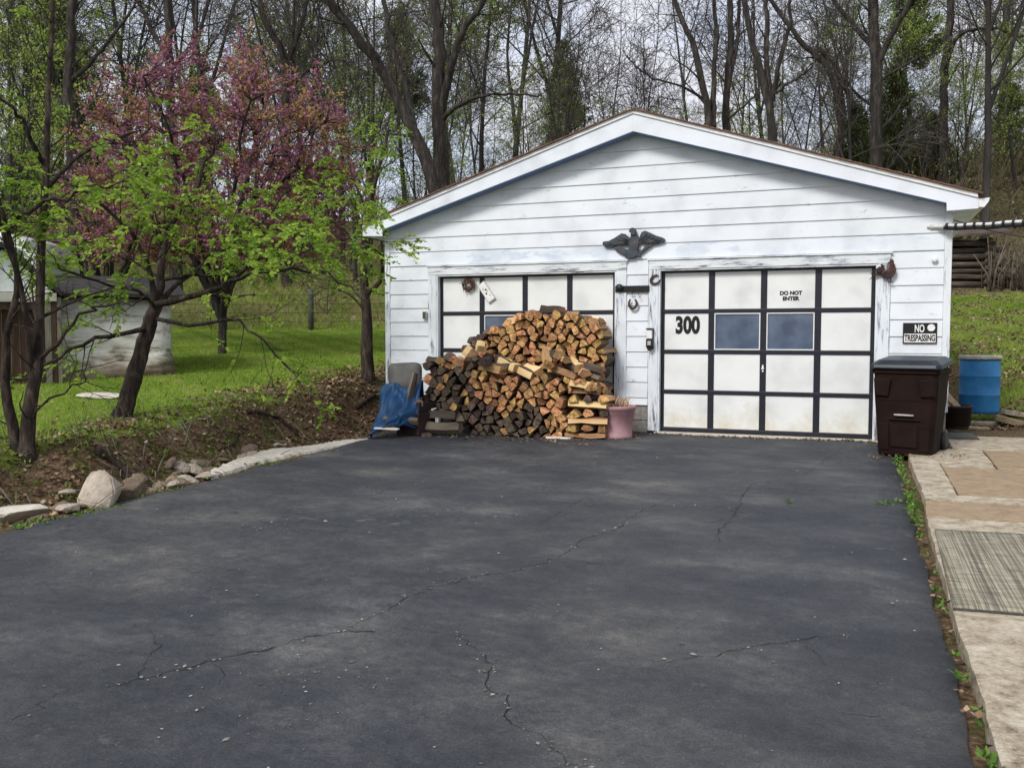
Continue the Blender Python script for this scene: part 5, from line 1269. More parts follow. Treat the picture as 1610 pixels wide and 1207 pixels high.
# log shed on the right slope
lx, ly = xy_of(1500, 27.0); lz = gz(lx, ly)
ls = empty('log_shed', (lx, ly, lz), YAW, label='tumbledown log shed half hidden behind the garage corner', cat='shed')
rg = np.random.default_rng(14)
for i in range(7):
    z = .10 + i * .205; r_ = rg.uniform(.075, .098); a = -1.6 + rg.normal(0, .05); b = 1.25 + rg.normal(0, .14)
    mb = MB(); mb.tube([(a, rg.normal(0, .02), z), ((a + b) / 2, rg.normal(0, .03), z + rg.normal(0, .015)), (b, rg.normal(0, .02), z + rg.normal(0, .02))], [r_, r_ * 1.03, r_ * .92], 9); mb.build('log', 'log_old', ls)
    mb = MB(); mb.tube([(.88, -.18, z + .1), (.9, 2.2, z + .1)], r_ * .95, 9); mb.build('log', 'log_old', ls)
mb = MB(); mb.box(-1.6, .8, .35, 2.2, -.2, 1.3); mb.build('interior_shade', 'old_plank', ls)  # solid dark box standing in for the shade inside the shed
mb = MB(); mb.prism([(-.5, 1.50), (-.5, 1.56), (2.4, 2.35), (2.4, 2.29)], 'x', -1.8, 1.5); o = mb.build('roof', 'litter' if False else 'log_old', ls); o.rotation_euler = (0, rad(-4), 0)
bs = empty('dead_brush_heap', (*xy_of(1585, 26.6), gz(*xy_of(1585, 26.6))), YAW, label='heap of dead upright branches beside the log shed', cat='brush heap')
for i in range(70):
    x = rg.uniform(-.75, 1.3); y = rg.uniform(-.3, .6); h = rg.uniform(.7, 1.75); d = rg.normal(0, .25)
    mb = MB(); mb.tube([(x, y, -.05), (x + d * .4, y + rg.normal(0, .1), h * .5), (x + d + rg.normal(0, .12), y + rg.normal(0, .15), h)], [rg.uniform(.015, .04), .02, .01], 5); mb.build('branch', 'log_old' if i % 3 else 'grey_plank', bs)
# overhead utility wire
A = at_dist(-60, 66, 30); B = at_dist(1020, -60, 34); mb = MB()
mb.tube([A + (B - A) * t - np.array([0, 0, .9 * math.sin(math.pi * t)]) for t in np.linspace(-.6, 1.4, 25)], .016, 5)
tag(mb.build('utility_wire', 'black'), 'thin black overhead wire crossing the sky above the redbud', 'wire')

# ================================================================== TREES
def nrm(v): return v / (np.linalg.norm(v) + 1e-9)
def limb(p0, d, L_, r0, r1, n_, wob, up, rg):
    """a wandering, tapering branch"""
    P = [np.array(p0, float)]; d = nrm(np.array(d, float)); st = L_ / (n_ - 1)
    for i in range(n_ - 1):
        d = nrm(d + rg.normal(0, wob, 3) + np.array([0, 0, up])); P.append(P[-1] + d * st)
    t = np.linspace(0, 1, n_)
    return np.array(P), r0 + (r1 - r0) * t ** .85
def at_t(br, t):
    P, R = br; k = t * (len(P) - 1); i = min(int(k), len(P) - 2); f = k - i
    return P[i] * (1 - f) + P[i + 1] * f, nrm(P[i + 1] - P[i]), R[i] * (1 - f) + R[i + 1] * f
def sprout(parents, cnt, lr, ang, rr, up, wob, n_, rg, t0=.3, rmin=.006, lmin=.15):
    out_ = []
    for br in parents:
        Lp = np.linalg.norm(np.diff(br[0], axis=0), axis=1).sum()
        c = cnt if isinstance(cnt, int) else max(1, int(round(cnt * Lp)))
        for k in range(c):
            t = t0 + (1 - t0) * ((k + rg.random()) / c); t = min(t, .985)
            p, d, r_ = at_t(br, t)
            q = nrm(np.cross(d, rg.normal(size=3))); a = rad(rg.normal(ang, 10))
            dd = d * math.cos(a) + q * math.sin(a)
            L_ = max(lmin, Lp * lr * (1.15 - .6 * t) * rg.uniform(.65, 1.25))
            r0 = max(rmin, r_ * rr * rg.uniform(.75, 1.05)); out_.append(limb(p, dd, L_, r0, max(rmin * .6, r0 * .35), n_, wob, up, rg))
    return out_
def tubes(brs, sides):
    Vs, Fs = [], []; b = 0
    for P, R in brs:
        n_ = len(P); T = np.empty_like(P); T[1:-1] = P[2:] - P[:-2]; T[0] = P[1] - P[0]; T[-1] = P[-1] - P[-2]
        T /= np.linalg.norm(T, axis=1)[:, None] + 1e-9
        ref = np.array([1., 0, 0]) if abs(T[0, 0]) < .8 else np.array([0, 1., 0])
        a = np.cross(T, ref); a /= np.linalg.norm(a, axis=1)[:, None] + 1e-9; c = np.cross(T, a)
        s_ = sides(R[0]) if callable(sides) else sides
        an = np.arange(s_) * 2 * math.pi / s_
        ring = P[:, None, :] + R[:, None, None] * (np.cos(an)[None, :, None] * a[:, None, :] + np.sin(an)[None, :, None] * c[:, None, :])
        if R[0] > .06:
            kk = np.arange(s_)[None, :]; jj = np.arange(n_)[:, None]; fac = 1 + .055 * np.sin(kk * 2.4 + jj * .9) + .05 * np.sin(kk * 4.9 - jj * 1.7 + 1) + .03 * np.sin(jj * 5.3 + kk)
            ring = P[:, None, :] + (ring - P[:, None, :]) * fac[:, :, None]
        Vs.append(ring.reshape(-1, 3))
        i = np.arange(n_ - 1)[:, None] * s_; k = np.arange(s_)[None, :]; k2 = (k + 1) % s_
        Fs.append(np.stack([b + i + k, b + i + k2, b + i + s_ + k2, b + i + s_ + k], -1).reshape(-1, 4)); b += n_ * s_
    return np.concatenate(Vs), np.concatenate(Fs)
def sides_of(r): return 13 if r > .09 else 6 if r > .035 else 4 if r > .014 else 3
def leaves(P, D, L_, wd, rg, fold=.25, rnd=None, droop=0.0):
    """one folded diamond leaf per point"""
    n_ = len(P); D = D + rg.normal(0, .35, (n_, 3)); D[:, 2] -= droop; D /= np.linalg.norm(D, axis=1)[:, None] + 1e-9
    q = np.cross(D, rg.normal(size=(n_, 3))); q /= np.linalg.norm(q, axis=1)[:, None] + 1e-9
    # leaves lie roughly flat: bias the blade normal upward
    up = np.array([0, 0, 1.]) + rg.normal(0, .45, (n_, 3)); q = np.cross(D, up); q /= np.linalg.norm(q, axis=1)[:, None] + 1e-9
    nn = np.cross(q, D); Ls = (L_ * rg.uniform(.65, 1.25, n_))[:, None]; w_ = Ls * wd
    V = np.stack([P, P + D * Ls * .45 + q * w_ - nn * w_ * fold, P + D * Ls, P + D * Ls * .45 - q * w_ - nn * w_ * fold], 1).reshape(-1, 3)
    b = np.arange(n_) * 4; F_ = np.stack([np.stack([b, b + 1, b + 2], 1), np.stack([b, b + 2, b + 3], 1)], 1).reshape(-1, 3)
    r_ = rg.random(n_) if rnd is None else rnd
    return V, F_, np.repeat(r_, 2)
def spray_leaves(tips, per, rach, L_, wd, rg, droop=.5, shade=None):
    """compound sprays: leaflets along a short drooping stalk"""
    P, D, Rn = [], [], []
    for p, d in tips:
        d = nrm(np.array([d[0], d[1], d[2] * .3]) + rg.normal(0, .35, 3)); base = rg.random() * .6
        q = nrm(np.cross(d, [0, 0, 1]) + 1e-6)
        for k in range(per):
            t = (k + .5) / per; pos = p + d * rach * t + np.array([0, 0, -rach * .45 * t * t])
            sd_ = (1 if k % 2 else -1) if k < per - 1 else 0
            P.append(pos); D.append(nrm(d * .7 + q * sd_ * .9 + np.array([0, 0, -droop * .6]))); Rn.append(np.clip(base + rg.random() * .4, 0, 1))
    return leaves(np.array(P), np.array(D), L_, wd, rg, rnd=np.array(Rn), droop=droop * .3)
def tips_of(brs, rg, n_each=2, t0=.35):
    out_ = []
    for br in brs:
        for k in range(n_each):
            p, d, _ = at_t(br, min(.99, t0 + (1 - t0) * (k + rg.random()) / n_each)); out_.append((p, d))
    return out_
def tree_obj(name, base, thick, thin, foliage, mats, label, cat='tree', group=None):
    """thing > trunk, branches, crown; geometry given in world coordinates about base"""
    root = empty(name, base, 0, label, cat, group); b = np.array(base)
    V, F_ = tubes(thick, sides_of); link('trunk', np_mesh('trunk', V - b, F_, smooth=True), mats[0], root)
    if thin:
        V, F_ = tubes(thin, sides_of); link('crown', np_mesh('crown', V - b, F_, smooth=True), mats[1], root)
    if foliage is not None:
        V, F_, r_ = foliage; link('foliage', np_mesh('foliage', V - b, F_, r_), mats[2], root)
    return root
def copy_tree(root, loc, rz, sc, label, group, tilt=(0, 0)):
    r_ = root.copy(); COL.objects.link(r_); r_.location = loc; r_.rotation_euler = (tilt[0], tilt[1], rz); r_.scale = sc
    r_['label'] = label; r_['group'] = group
    for ch in root.children:
        c = ch.copy(); COL.objects.link(c); c.parent = r_
    return r_
def pix_limb(pts, r0, r1, rg, n_=14, jit=.03):
    """a limb through measured points (px, py, distance)"""
    K = np.array([at_dist(a, b, s) for a, b, s in pts]); n0 = len(K)
    # Catmull-Rom
    E_ = np.vstack([2 * K[0] - K[1], K, 2 * K[-1] - K[-2]]); P = []
    for q in np.linspace(0, n0 - 1, n_):
        i = min(int(q), n0 - 2); t = q - i; p0, p1, p2, p3 = E_[i:i + 4]
        P.append(.5 * (2 * p1 + (p2 - p0) * t + (2 * p0 - 5 * p1 + 4 * p2 - p3) * t * t + (-p0 + 3 * p1 - 3 * p2 + p3) * t ** 3))
    P = np.array(P); P[1:] += rg.normal(0, jit, (n_ - 1, 3)) * np.linspace(.3, 1, n_ - 1)[:, None]
    t = np.linspace(0, 1, n_); return P, r0 + (r1 - r0) * t ** .8

# --- leaning leafy tree on the bank (front)
rg = np.random.default_rng(41)
S1 = 10.9
base = on_ground(193, 655); S1 = float((base - CAM) @ _f)
def b1(px, py, o=0.0): return (px, py, S1 + o)
root_p = [(186, 668, S1), (196, 640, S1), (214, 580, S1 + .05), (232, 520, S1 + .1), (245, 478, S1 + .1)]
trunkA = pix_limb(root_p, .118, .075, rg, 22, .006); trunkA[1][0] = .16; trunkA[1][1] = .135
L1 = [trunkA,
      pix_limb([b1(243, 485, .1), b1(252, 440, .2), b1(258, 380, .3), b1(290, 320, .5), b1(330, 250, .6), b1(345, 200, .6)], .062, .010, rg),
      pix_limb([b1(243, 485, .1), b1(238, 440, 0), b1(215, 380, -.3), b1(170, 330, -.6), b1(120, 290, -.9), b1(60, 270, -1.1)], .045, .008, rg),
      pix_limb([b1(246, 478, .1), b1(300, 468, .0), b1(350, 447, -.2), b1(400, 415, -.3), b1(455, 395, -.4), b1(520, 380, -.4), b1(600, 372, -.3)], .045, .008, rg),
      pix_limb([b1(246, 478, .1), b1(290, 440, .3), b1(340, 400, .6), b1(400, 355, .9), b1(455, 305, 1.1), b1(510, 255, 1.2)], .036, .007, rg),
      pix_limb([b1(235, 515, .1), b1(190, 525, -.2), b1(120, 545, -.5), b1(60, 580, -.7), b1(-20, 610, -.9)], .035, .010, rg),
      pix_limb([b1(240, 500, .1), b1(300, 510, -.2), b1(360, 500, -.5), b1(400, 520, -.6), b1(420, 540, -.7), b1(452, 582, -.7), b1(475, 590, -.7)], .026, .006, rg),
      pix_limb([b1(243, 485, .1), b1(225, 460, -.4), b1(180, 450, -.9), b1(120, 430, -1.3), b1(70, 400, -1.5)], .03, .007, rg),
      pix_limb([b1(258, 390, .3), b1(230, 330, .1), b1(215, 270, 0), b1(190, 220, -.1)], .026, .006, rg),
      pix_limb([b1(350, 447, -.2), b1(400, 430, -.5), b1(470, 425, -.8), b1(530, 440, -1.0), b1(570, 470, -1.1)], .03, .006, rg),
      pix_limb([b1(252, 440, .2), b1(310, 432, .3), b1(380, 428, .4), b1(440, 420, .5), b1(530, 428, .6)], .025, .006, rg)]
L2 = sprout(L1[1:], 5.4, .30, 42, .45, .05, .10, 7, rg, .2, .005, .35)
L3 = sprout(L2, 4.5, .45, 45, .5, .03, .14, 5, rg, .2, .0035, .15)
tips = tips_of(L2, rg, 3, .4) + tips_of(L3, rg, 2, .5)
# sprays hang in tiers: keep most of those that are on the upper and outer shoots
def pix_of(p):
    d = np.asarray(p) - CAM; z = d @ _f; return 805 + F_PX * (d @ _r) / z, 603.5 - F_PX * (d @ _u) / z
def keepA(t):
    px, py = pix_of(t[0]); k = 1.0 if 285 < py < 470 else (.30 if py >= 470 else .10)
    if 285 < px < 350 and 185 < py <= 285: k = .8
    if px < 270 and 470 <= py < 530: k = .7
    if px > 330 and py > 420: k = .22
    return rg.random() < k
tips = [t for t in tips if keepA(t)]
tree_obj('boxelder_tree', tuple(base), L1, L2 + L3, spray_leaves(tips, 14, .22, .063, .32, rg), ['bark_warm', 'bark_warm', 'leaf_fresh'], 'leaning tree with fresh green leaf sprays on the bank')
print('A', len(L2), len(L3), len(tips))
# --- dark multi-stem tree at the left frame
rg = np.random.default_rng(42)
base = on_ground(38, 712); S2 = float((base - CAM) @ _f)
def b2(px, py, o=0.0): return (px, py, S2 + o)
L1 = [pix_limb([b2(40, 722), b2(44, 680), b2(50, 620), b2(60, 560), b2(62, 480, .1), b2(66, 380, .2), b2(72, 250, .3), b2(78, 120, .4), b2(84, -40, .5)], .078, .018, rg, 16, .01),
      pix_limb([b2(30, 722), b2(18, 660), b2(8, 590, -.1), b2(14, 510, -.2), b2(30, 440, -.2), b2(8, 350, -.3), b2(-20, 260, -.3)], .058, .015, rg, 14, .012),
      pix_limb([b2(52, 600), b2(44, 520, -.1), b2(34, 450, -.2), b2(10, 380, -.3), b2(-10, 300, -.4)], .045, .014, rg, 12, .012),
      pix_limb([b2(58, 565), b2(90, 540, -.1), b2(120, 500, -.2), b2(165, 480, -.3), b2(235, 470, -.4)], .03, .006, rg),
      pix_limb([b2(46, 660), b2(80, 625, -.2), b2(130, 600, -.3), b2(100, 560, -.4)], .016, .005, rg),
      pix_limb([b2(70, 300, .3), b2(120, 250, .2), b2(180, 220, .1), b2(240, 205, 0)], .035, .008, rg),
      pix_limb([b2(72, 260, .3), b2(40, 200, 0), b2(10, 160, -.2), b2(-30, 130, -.4)], .035, .008, rg),
      pix_limb([b2(10, 360, -.3), b2(60, 320, -.6), b2(130, 300, -.8), b2(200, 285, -.9)], .03, .006, rg)]
L1[0][1][0] = .125; L1[1][1][0] = .10
L2 = sprout(L1, 3.6, .18, 45, .4, .05, .1, 7, rg, .40, .005, .45); L3 = sprout(L2, 4.5, .45, 45, .5, .02, .14, 5, rg, .25, .004, .15)
tips = [t for t in tips_of(L2, rg, 3, .4) + tips_of(L3, rg, 2, .5) if t[0][2] > 1.9 and rg.random() < .8 * min(1, (t[0][2] - 1.7)) * (1 if t[0][2] < 3.3 else .55)]
tips = [t for t in tips if pix_of(t[0])[1] > 215 or rg.random() < .25]
dead = sprout(L1[:3], 2.0, .10, 60, .25, -.02, .12, 6, rg, .08, .004, .3)
tree_obj('multi_stem_tree', tuple(base), L1, L2 + L3 + dead, spray_leaves(tips, 13, .21, .060, .32, rg), ['bark_warm', 'bark_warm', 'leaf_fresh'], 'dark multi-stemmed tree with yellow-green leaves at the left frame')
# --- small tree by the garage corner
rg = np.random.default_rng(43)
base = on_ground(578, 597); S3 = float((base - CAM) @ _f)
def b3(px, py, o=0.0): return (px, py, S3 + o)
L1 = [pix_limb([b3(579, 606), b3(577, 560), b3(577, 500), b3(573, 450), b3(572, 400, .1), b3(580, 330, .2), b3(596, 260, .3), b3(612, 205, .3)], .12, .02, rg, 14, .008),
      pix_limb([b3(576, 462), b3(596, 445, -.1), b3(601, 415, -.2), b3(600, 380, -.3), b3(600, 350, -.4), b3(600, 315, -.4)], .05, .012, rg, 10, .01),
      pix_limb([b3(576, 492), b3(555, 468, -.1), b3(530, 455, -.2), b3(500, 452, -.3)], .03, .006, rg, 8, .01),
      pix_limb([b3(573, 400, .1), b3(540, 360, 0), b3(500, 330, -.1), b3(470, 300, -.2)], .035, .006, rg, 9, .01),
      pix_limb([b3(580, 340, .2), b3(560, 290, .3), b3(545, 250, .4)], .03, .006, rg, 8, .01)]
L2 = sprout(L1, 4.0, .24, 45, .4, .05, .1, 6, rg, .45, .006, .4); L3 = sprout(L2, 4.0, .5, 45, .5, .02, .14, 5, rg, .2, .004, .15)
tips = [t for t in tips_of(L2, rg, 3, .3) + tips_of(L3, rg, 2, .4) if t[0][2] > 2.0 and (t[0][0] < -8.1 or rg.random() < .22)]
tree_obj('young_tree', tuple(base), L1, L2 + L3, spray_leaves(tips, 12, .21, .064, .30, rg), ['bark_warm', 'bark_warm', 'leaf_fresh'], 'slim young tree with fresh leaves at the garage corner')
# --- redbud in flower
def redbud(name, px, s, zc, rx, rz_, seed, label, n_t, n_stem, per_m):
    """low-forking tree whose shoots fill a broad dome"""
    rg = np.random.default_rng(seed); x, y = xy_of(px, s); b = np.array([x, y, gz(x, y)]); C = b + np.array([0, 0, zc]); L1 = [limb(b - [0, 0, .15], (.05, 0, 1), 1.0, .095, .07, 5, .04, .02, rg)]
    for k in range(n_stem):
        a = 2 * math.pi * k / n_stem + rg.normal(0, .3); q = rg.uniform(.25, .85); tgt = C + np.array([math.cos(a) * rx * q, math.sin(a) * rx * q * .8, rz_ * rg.uniform(.1, .6)]); p0 = b + np.array([0, 0, rg.uniform(.5, .9)])
        t = np.linspace(0, 1, 12)[:, None]; P = p0 + (tgt - p0) * t + np.array([0, 0, 1.0]) * (np.sin(t * math.pi) * .25) + rg.normal(0, .05, (12, 3)) * t; L1.append((P, .06 - .043 * np.linspace(0, 1, 12)))
    nodes = np.concatenate([P for P, R in L1[1:]]); L2 = []
    for k in range(n_t):
        v = rg.normal(size=3); v /= np.linalg.norm(v); v *= rg.random() ** .42; tgt = C + v * np.array([rx, rx * .8, rz_])
        if tgt[2] < b[2] + 1.95: continue
        d = np.linalg.norm(nodes - tgt, axis=1) + 1.5 * np.maximum(0, nodes[:, 2] - tgt[2] + .15); p0 = nodes[np.argmin(d)]
        t = np.linspace(0, 1, 7)[:, None]; P = p0 + (tgt - p0) * t + rg.normal(0, .04, (7, 3)) * t; L2.append((P, .013 - .008 * np.linspace(0, 1, 7)))
    L3 = sprout(L2, 4.5, .45, 36, .6, .03, .12, 5, rg, .15, .006, .25)
    P, D, R_ = [], [], []
    for br in L2 + L3:
        Lb = np.linalg.norm(np.diff(br[0], axis=0), axis=1).sum(); pm = br[0][-1]
        side_ = abs(pm[0] - b[0]) / rx; pur = rg.random() < .66 - .30 * side_ + .22 * math.sin(pm[0] * 1.7 + 1) * math.sin(pm[2] * 1.9)
        for k in range(int(Lb * per_m)):
            p, d, _ = at_t(br, (.15 + .85 * rg.random()) * .99); P.append(p + rg.normal(0, .02, 3)); D.append(d + rg.normal(0, .5, 3)); R_.append(rg.random() * .5 if pur else .45 + rg.random() * .55)
    V, F_, r_ = leaves(np.array(P), np.array(D), .066, .44, rg, rnd=np.array(R_)); print('redbud leaves', len(P), len(L2), len(L3))
    return tree_obj(name, tuple(b), L1, L2 + L3, (V, F_, r_), ['bark', 'bark', 'redbud'], label, 'tree')
redbud('redbud_tree', 350, 18.5, 3.85, 3.45, 2.6, 51, 'broad domed redbud in purple blossom behind the leafy tree', 640, 13, 30)
redbud('redbud_tree', 175, 21.0, 3.0, 2.0, 2.2, 53, 'smaller bronze-leaved redbud behind the shed at the left', 170, 7, 22)
# --- forest prototypes
def bare_proto(seed, H, r0, first, nb, ang, lean=.02, bud=None, rmin=.013, forks=True):
    rg = np.random.default_rng(seed)
    tr = limb((0, 0, -.4), (rg.normal(0, lean), rg.normal(0, lean), 1), H, r0, r0 * .12, 16, .035, .02, rg)
    tr[1][0] *= 1.25
    L0 = [tr]
    if forks:
        for k in range(rg.integers(1, 3)):
            p, d, r_ = at_t(tr, rg.uniform(.25, .5)); q = nrm(rg.normal(size=3)); q[2] = 0
            L0.append(limb(p, d + q * .45, H * .55, r_ * .75, r_ * .12, 12, .05, .03, rg))
    L1 = sprout(L0, nb, .36, ang + 12, .40, .025, .10, 9, rg, first, .02, 1.0)
    L2 = sprout(L1, 2.1, .42, 48, .5, .02, .13, 6, rg, .12, rmin, .5)
    L3 = sprout(L2, 2.3, .5, 42, .55, .03, .14, 4, rg, .15, rmin * .8, .35)
    L4 = sprout(L3, 1.3, .7, 40, .7, .02, .14, 3, rg, .2, rmin * .65, .3)
    fol = None
    if bud:
        P, D = [], []
        for br in L3 + L4:
            for k in range(bud):
                p, d, _ = at_t(br, rg.random() * .98); P.append(p + rg.normal(0, .08, 3)); D.append(d)
        fol = leaves(np.array(P), np.array(D), .13, .38, rg)
    n_ = len(L2) + len(L3) + len(L4)
    return L0 + [b for b in L1 if b[1][0] > .045], [b for b in L1 if b[1][0] <= .045] + L2 + L3 + L4, fol
def proto_obj(name, seed, kind, *a, **k):
    th, tn, fol = bare_proto(seed, *a, **k)
    return tree_obj(name, (0, 0, 0), th, tn, fol, ['bark_far', 'twig_far', 'leaf_bud' if kind == 'bud' else 'leaf_olive'], '', 'tree')
bare = [proto_obj('bare_tree', 60 + i, 'bare', H, r0, f, nb, ang) for i, (H, r0, f, nb, ang) in enumerate([(17, .15, .28, 18, 42), (20, .19, .30, 19, 40), (15, .11, .22, 17, 48), (18, .14, .25, 18, 38), (21, .21, .34, 18, 45), (14, .09, .2, 16, 42)])]
bud = [proto_obj('budding_tree', 80 + i, 'bud', H, r0, f, nb, ang, bud=5) for i, (H, r0, f, nb, ang) in enumerate([(14, .15, .2, 14, 45), (17, .18, .3, 14, 40)])]
def cedar_proto(seed, H, R0, n_, base_h=.06, power=.8, mat_='needle', size=.30):
    rg = np.random.default_rng(seed); tr = limb((0, 0, -.3), (0, 0, 1), H, .11 + H * .008, .02, 9, .02, .02, rg)
    thin = []; P, D = [], []
    for k in range(int(n_)):
        t = base_h + (1 - base_h) * rg.random() ** 1.15; z = H * t; a = rg.uniform(0, 6.283)
        Rr = R0 * (1 - t) ** power * (1 + .28 * math.sin(a * 3 + t * 9 + seed) + .15 * math.sin(a * 7 - t * 23)) + .12
        d = np.array([math.cos(a), math.sin(a), .25 + .5 * t]); L_ = Rr * rg.uniform(.7, 1.1)
        br = limb((0, 0, z), d, L_, .02, .006, 5, .09, .02, rg); thin.append(br)
        for q in range(int(10 + 26 * L_)):
            u = 1 - rg.random() ** 1.6 * .8; p, dd, _ = at_t(br, min(u, .99)); P.append(p + rg.normal(0, .10, 3)); D.append(nrm(dd + rg.normal(0, .6, 3)))
    fol = leaves(np.array(P), np.array(D), size, .16, rg)
    return tree_obj('cedar_tree', (0, 0, 0), [tr], thin, fol, ['bark_far', 'twig_brown', mat_], '', 'tree')
cedars = [cedar_proto(90, 7.0, 2.5, 420, size=.20), cedar_proto(91, 6.0, 2.3, 400, size=.20)]
pines = [cedar_proto(92, 15, 2.6, 260, .48, .55, 'needle_pine', .30), cedar_proto(93, 13, 2.4, 240, .40, .6, 'needle_pine', .30)]
for pn in pines: pn.name = 'pine_tree'
def shrub_proto(seed, H, nst, mat_, leafn, rmin=.008):
    rg = np.random.default_rng(seed); L1 = []
    for k in range(nst):
        a = rg.uniform(0, 6.28); ti = rg.uniform(.1, 1.1); L1.append(limb((rg.normal(0, .15), rg.normal(0, .15), -.1), (math.cos(a) * ti, math.sin(a) * ti, 1), H * rg.uniform(.6, 1.1), .026, .01, 7, .1, .0, rg))
    L2 = sprout(L1, 2.6, .42, 45, .55, .02, .13, 5, rg, .15, rmin, .35); L3 = sprout(L2, 3.0, .5, 45, .6, .0, .16, 4, rg, .15, rmin * .75, .2)
    P, D = [], []
    for br in L2 + L3:
        for k in range(leafn):
            p, d, _ = at_t(br, rg.random() * .98); P.append(p + rg.normal(0, .04, 3)); D.append(d)
    fol = leaves(np.array(P), np.array(D), .10, .34, rg) if leafn else None
    return tree_obj('shrub', (0, 0, 0), L1, L2 + L3, fol, ['twig_brown', 'twig_brown', mat_], '', 'shrub')
shrubs = [shrub_proto(95, 2.8, 9, 'leaf_olive', 1), shrub_proto(96, 2.2, 10, 'leaf_olive', 2), shrub_proto(97, 3.4, 8, 'leaf_olive', 0), shrub_proto(98, 3.0, 9, 'leaf_bud', 1)]
used = set()
def place(root, px, s, sc, label, group, rg, rz=None, tilt=.03, sink=.0):
    x, y = xy_of(px, s); z = gz(x, y) - sink; f = (sc * rg.uniform(.94, 1.06), sc * rg.uniform(.94, 1.06), sc)
    rz = rg.uniform(0, 6.28) if rz is None else rz; tl = (rg.normal(0, tilt), rg.normal(0, tilt))
    if root.name not in used:
        used.add(root.name); root.location = (x, y, z); root.rotation_euler = (tl[0], tl[1], rz); root.scale = f; root['label'] = label; root['group'] = group; return root
    return copy_tree(root, (x, y, z), rz, f, label, group, tl)
rg = np.random.default_rng(77)
ZN = [(130, 'above the shed at the left frame'), (330, 'over the left half of the redbud'), (470, 'behind the right half of the redbud'), (620, 'between the redbud and the garage roof'), (800, 'above the lower left roof slope'), (1000, 'above the left roof slope near the ridge'), (1150, 'above the roof just right of the ridge'), (1290, 'above the lower right roof slope'), (1480, 'among the cedars right of the roof'), (9999, 'on the slope at the right frame')]
def where(px): return next(t for a, t in ZN if px < a)
SIZE = {0: 'medium', 1: 'tall', 2: 'slim', 3: 'medium', 4: 'stout', 5: 'thin'}
def zone(px, k, s): 
    d = 'near the front of woods' if s < 40 else ('deep in woods' if s < 58 else 'far back')
    lb = SIZE[k] + ' bare tree ' + d + ' ' + where(px); return lb, lb
# stratified spread of bare trunks, near row to far ridge
for (s0, s1, npx, sc0) in ((30, 36, 6, .75), (36, 45, 9, .85), (45, 56, 11, .95), (56, 70, 11, 1.0), (70, 92, 10, 1.05)):
    for k in range(npx):
        px = -80 + (k + rg.uniform(.1, .9)) * 1780 / npx; s = rg.uniform(s0, s1); kk = int(rg.integers(6)); lb, gp = zone(px, kk, s)
        place(bare[kk], px, s, sc0 * rg.uniform(.8, 1.12), lb, gp, rg)
for px, s, sc in ((10, 24, .62), (95, 33, .8), (760, 44, .95), (720, 52, 1.0), (660, 35, .5), (480, 40, .75), (1290, 46, .6), (1590, 36, .5), (200, 46, .9), (905, 48, .55), (330, 36, .5), (560, 34, .5), (830, 40, .45), (960, 42, .5), (1060, 40, .45), (1180, 44, .55), (1400, 40, .6), (1500, 34, .45), (1640, 42, .7), (40, 44, .9), (590, 56, 1.0), (410, 58, 1.0), (-30, 34, .8)):
    place(bud[rg.integers(2)], px, s, sc, (lb_ := ('near' if s < 40 else 'far') + ' tree hazy with new yellow-green leaves ' + where(px)), lb_, rg)
for px, s, sc in ((1345, 34, .72), (1400, 37, .85), (1460, 36, .6), (150, 46, .9), (60, 42, 1.0), (1570, 44, .7)):
    place(cedars[rg.integers(2)], px, s, sc, ('near ' if s < 37 else 'distant ') + 'dark green cedar ' + where(px), 'cedars ' + where(px), rg)
for px, s, sc in ((110, 46, 1.0), (890, 60, .9), (640, 56, .85), (330, 64, .9), (1430, 50, .8)):
    place(pines[rg.integers(2)], px, s, sc, 'pine with bare lower trunk ' + where(px), 'pines ' + where(px), rg)
for k in range(26):       # saplings that thicken the middle layer
    px = -90 + (k + rg.random()) * 1800 / 26; s = rg.uniform(29, 52); kk = int(rg.choice([2, 5, 3])); x_ = ' sapling with tangled bare twigs ' + where(px)
    if 250 < px < 620 and s < 34: s += 8
    place(bare[kk], px, s, rg.uniform(.34, .55), ('near' if s < 40 else 'distant') + x_, 'saplings ' + where(px), rg)
for (s0, s1, n_, sc0) in ((27.5, 32, 26, .75), (32, 40, 44, .95), (40, 52, 40, 1.2), (52, 68, 34, 1.5)):
    for k in range(n_ + 14):
        px = -90 + (k + rg.uniform(0, 1)) * 1800 / n_; s = rg.uniform(s0, s1)
        if k >= n_: px = rg.uniform(1300, 1680)
        if s < 43 and 230 < px < 640 and rg.random() < .85: continue
        right = px > 1290
        place(shrubs[rg.integers(4)], px, s, sc0 * rg.uniform(.7, 1.15), (lb_ := ('near' if s < 34 else 'middle' if s < 44 else 'far') + ' tangled brown shrub low in the woods ' + where(px)), lb_, rg)
# --- hero bare trees just behind the garage
def hero(name, limbs_, seed, label, n2=1.5, mat_='bark'):
    rg = np.random.default_rng(seed); L0 = [pix_limb(p, a, b, rg, 18, .03) for p, a, b in limbs_]
    p0 = L0[0][0][0]; base = np.array([p0[0], p0[1], gz(p0[0], p0[1])])
    # root the first stem in the ground
    st = np.array([base - [0, 0, .3], base * .5 + p0 * .5]); L0.insert(0, (np.vstack([st, p0[None]]), np.array([limbs_[0][1] * 1.35, limbs_[0][1] * 1.1, limbs_[0][1]])))
    L1 = sprout(L0[1:], n2 * .55, .22, 48, .36, .05, .09, 9, rg, .2, .018, .9); L2 = sprout(L1, 2.2, .45, 42, .5, .04, .12, 6, rg, .15, .010, .4)
    L3 = sprout(L2, 2.6, .5, 42, .55, .03, .14, 4, rg, .15, .008, .3); L4 = sprout(L3, 1.6, .7, 40, .7, .02, .14, 3, rg, .2, .007, .25)
    return tree_obj(name, tuple(base), L0 + L1, L2 + L3 + L4, None, [mat_, mat_, mat_], label)
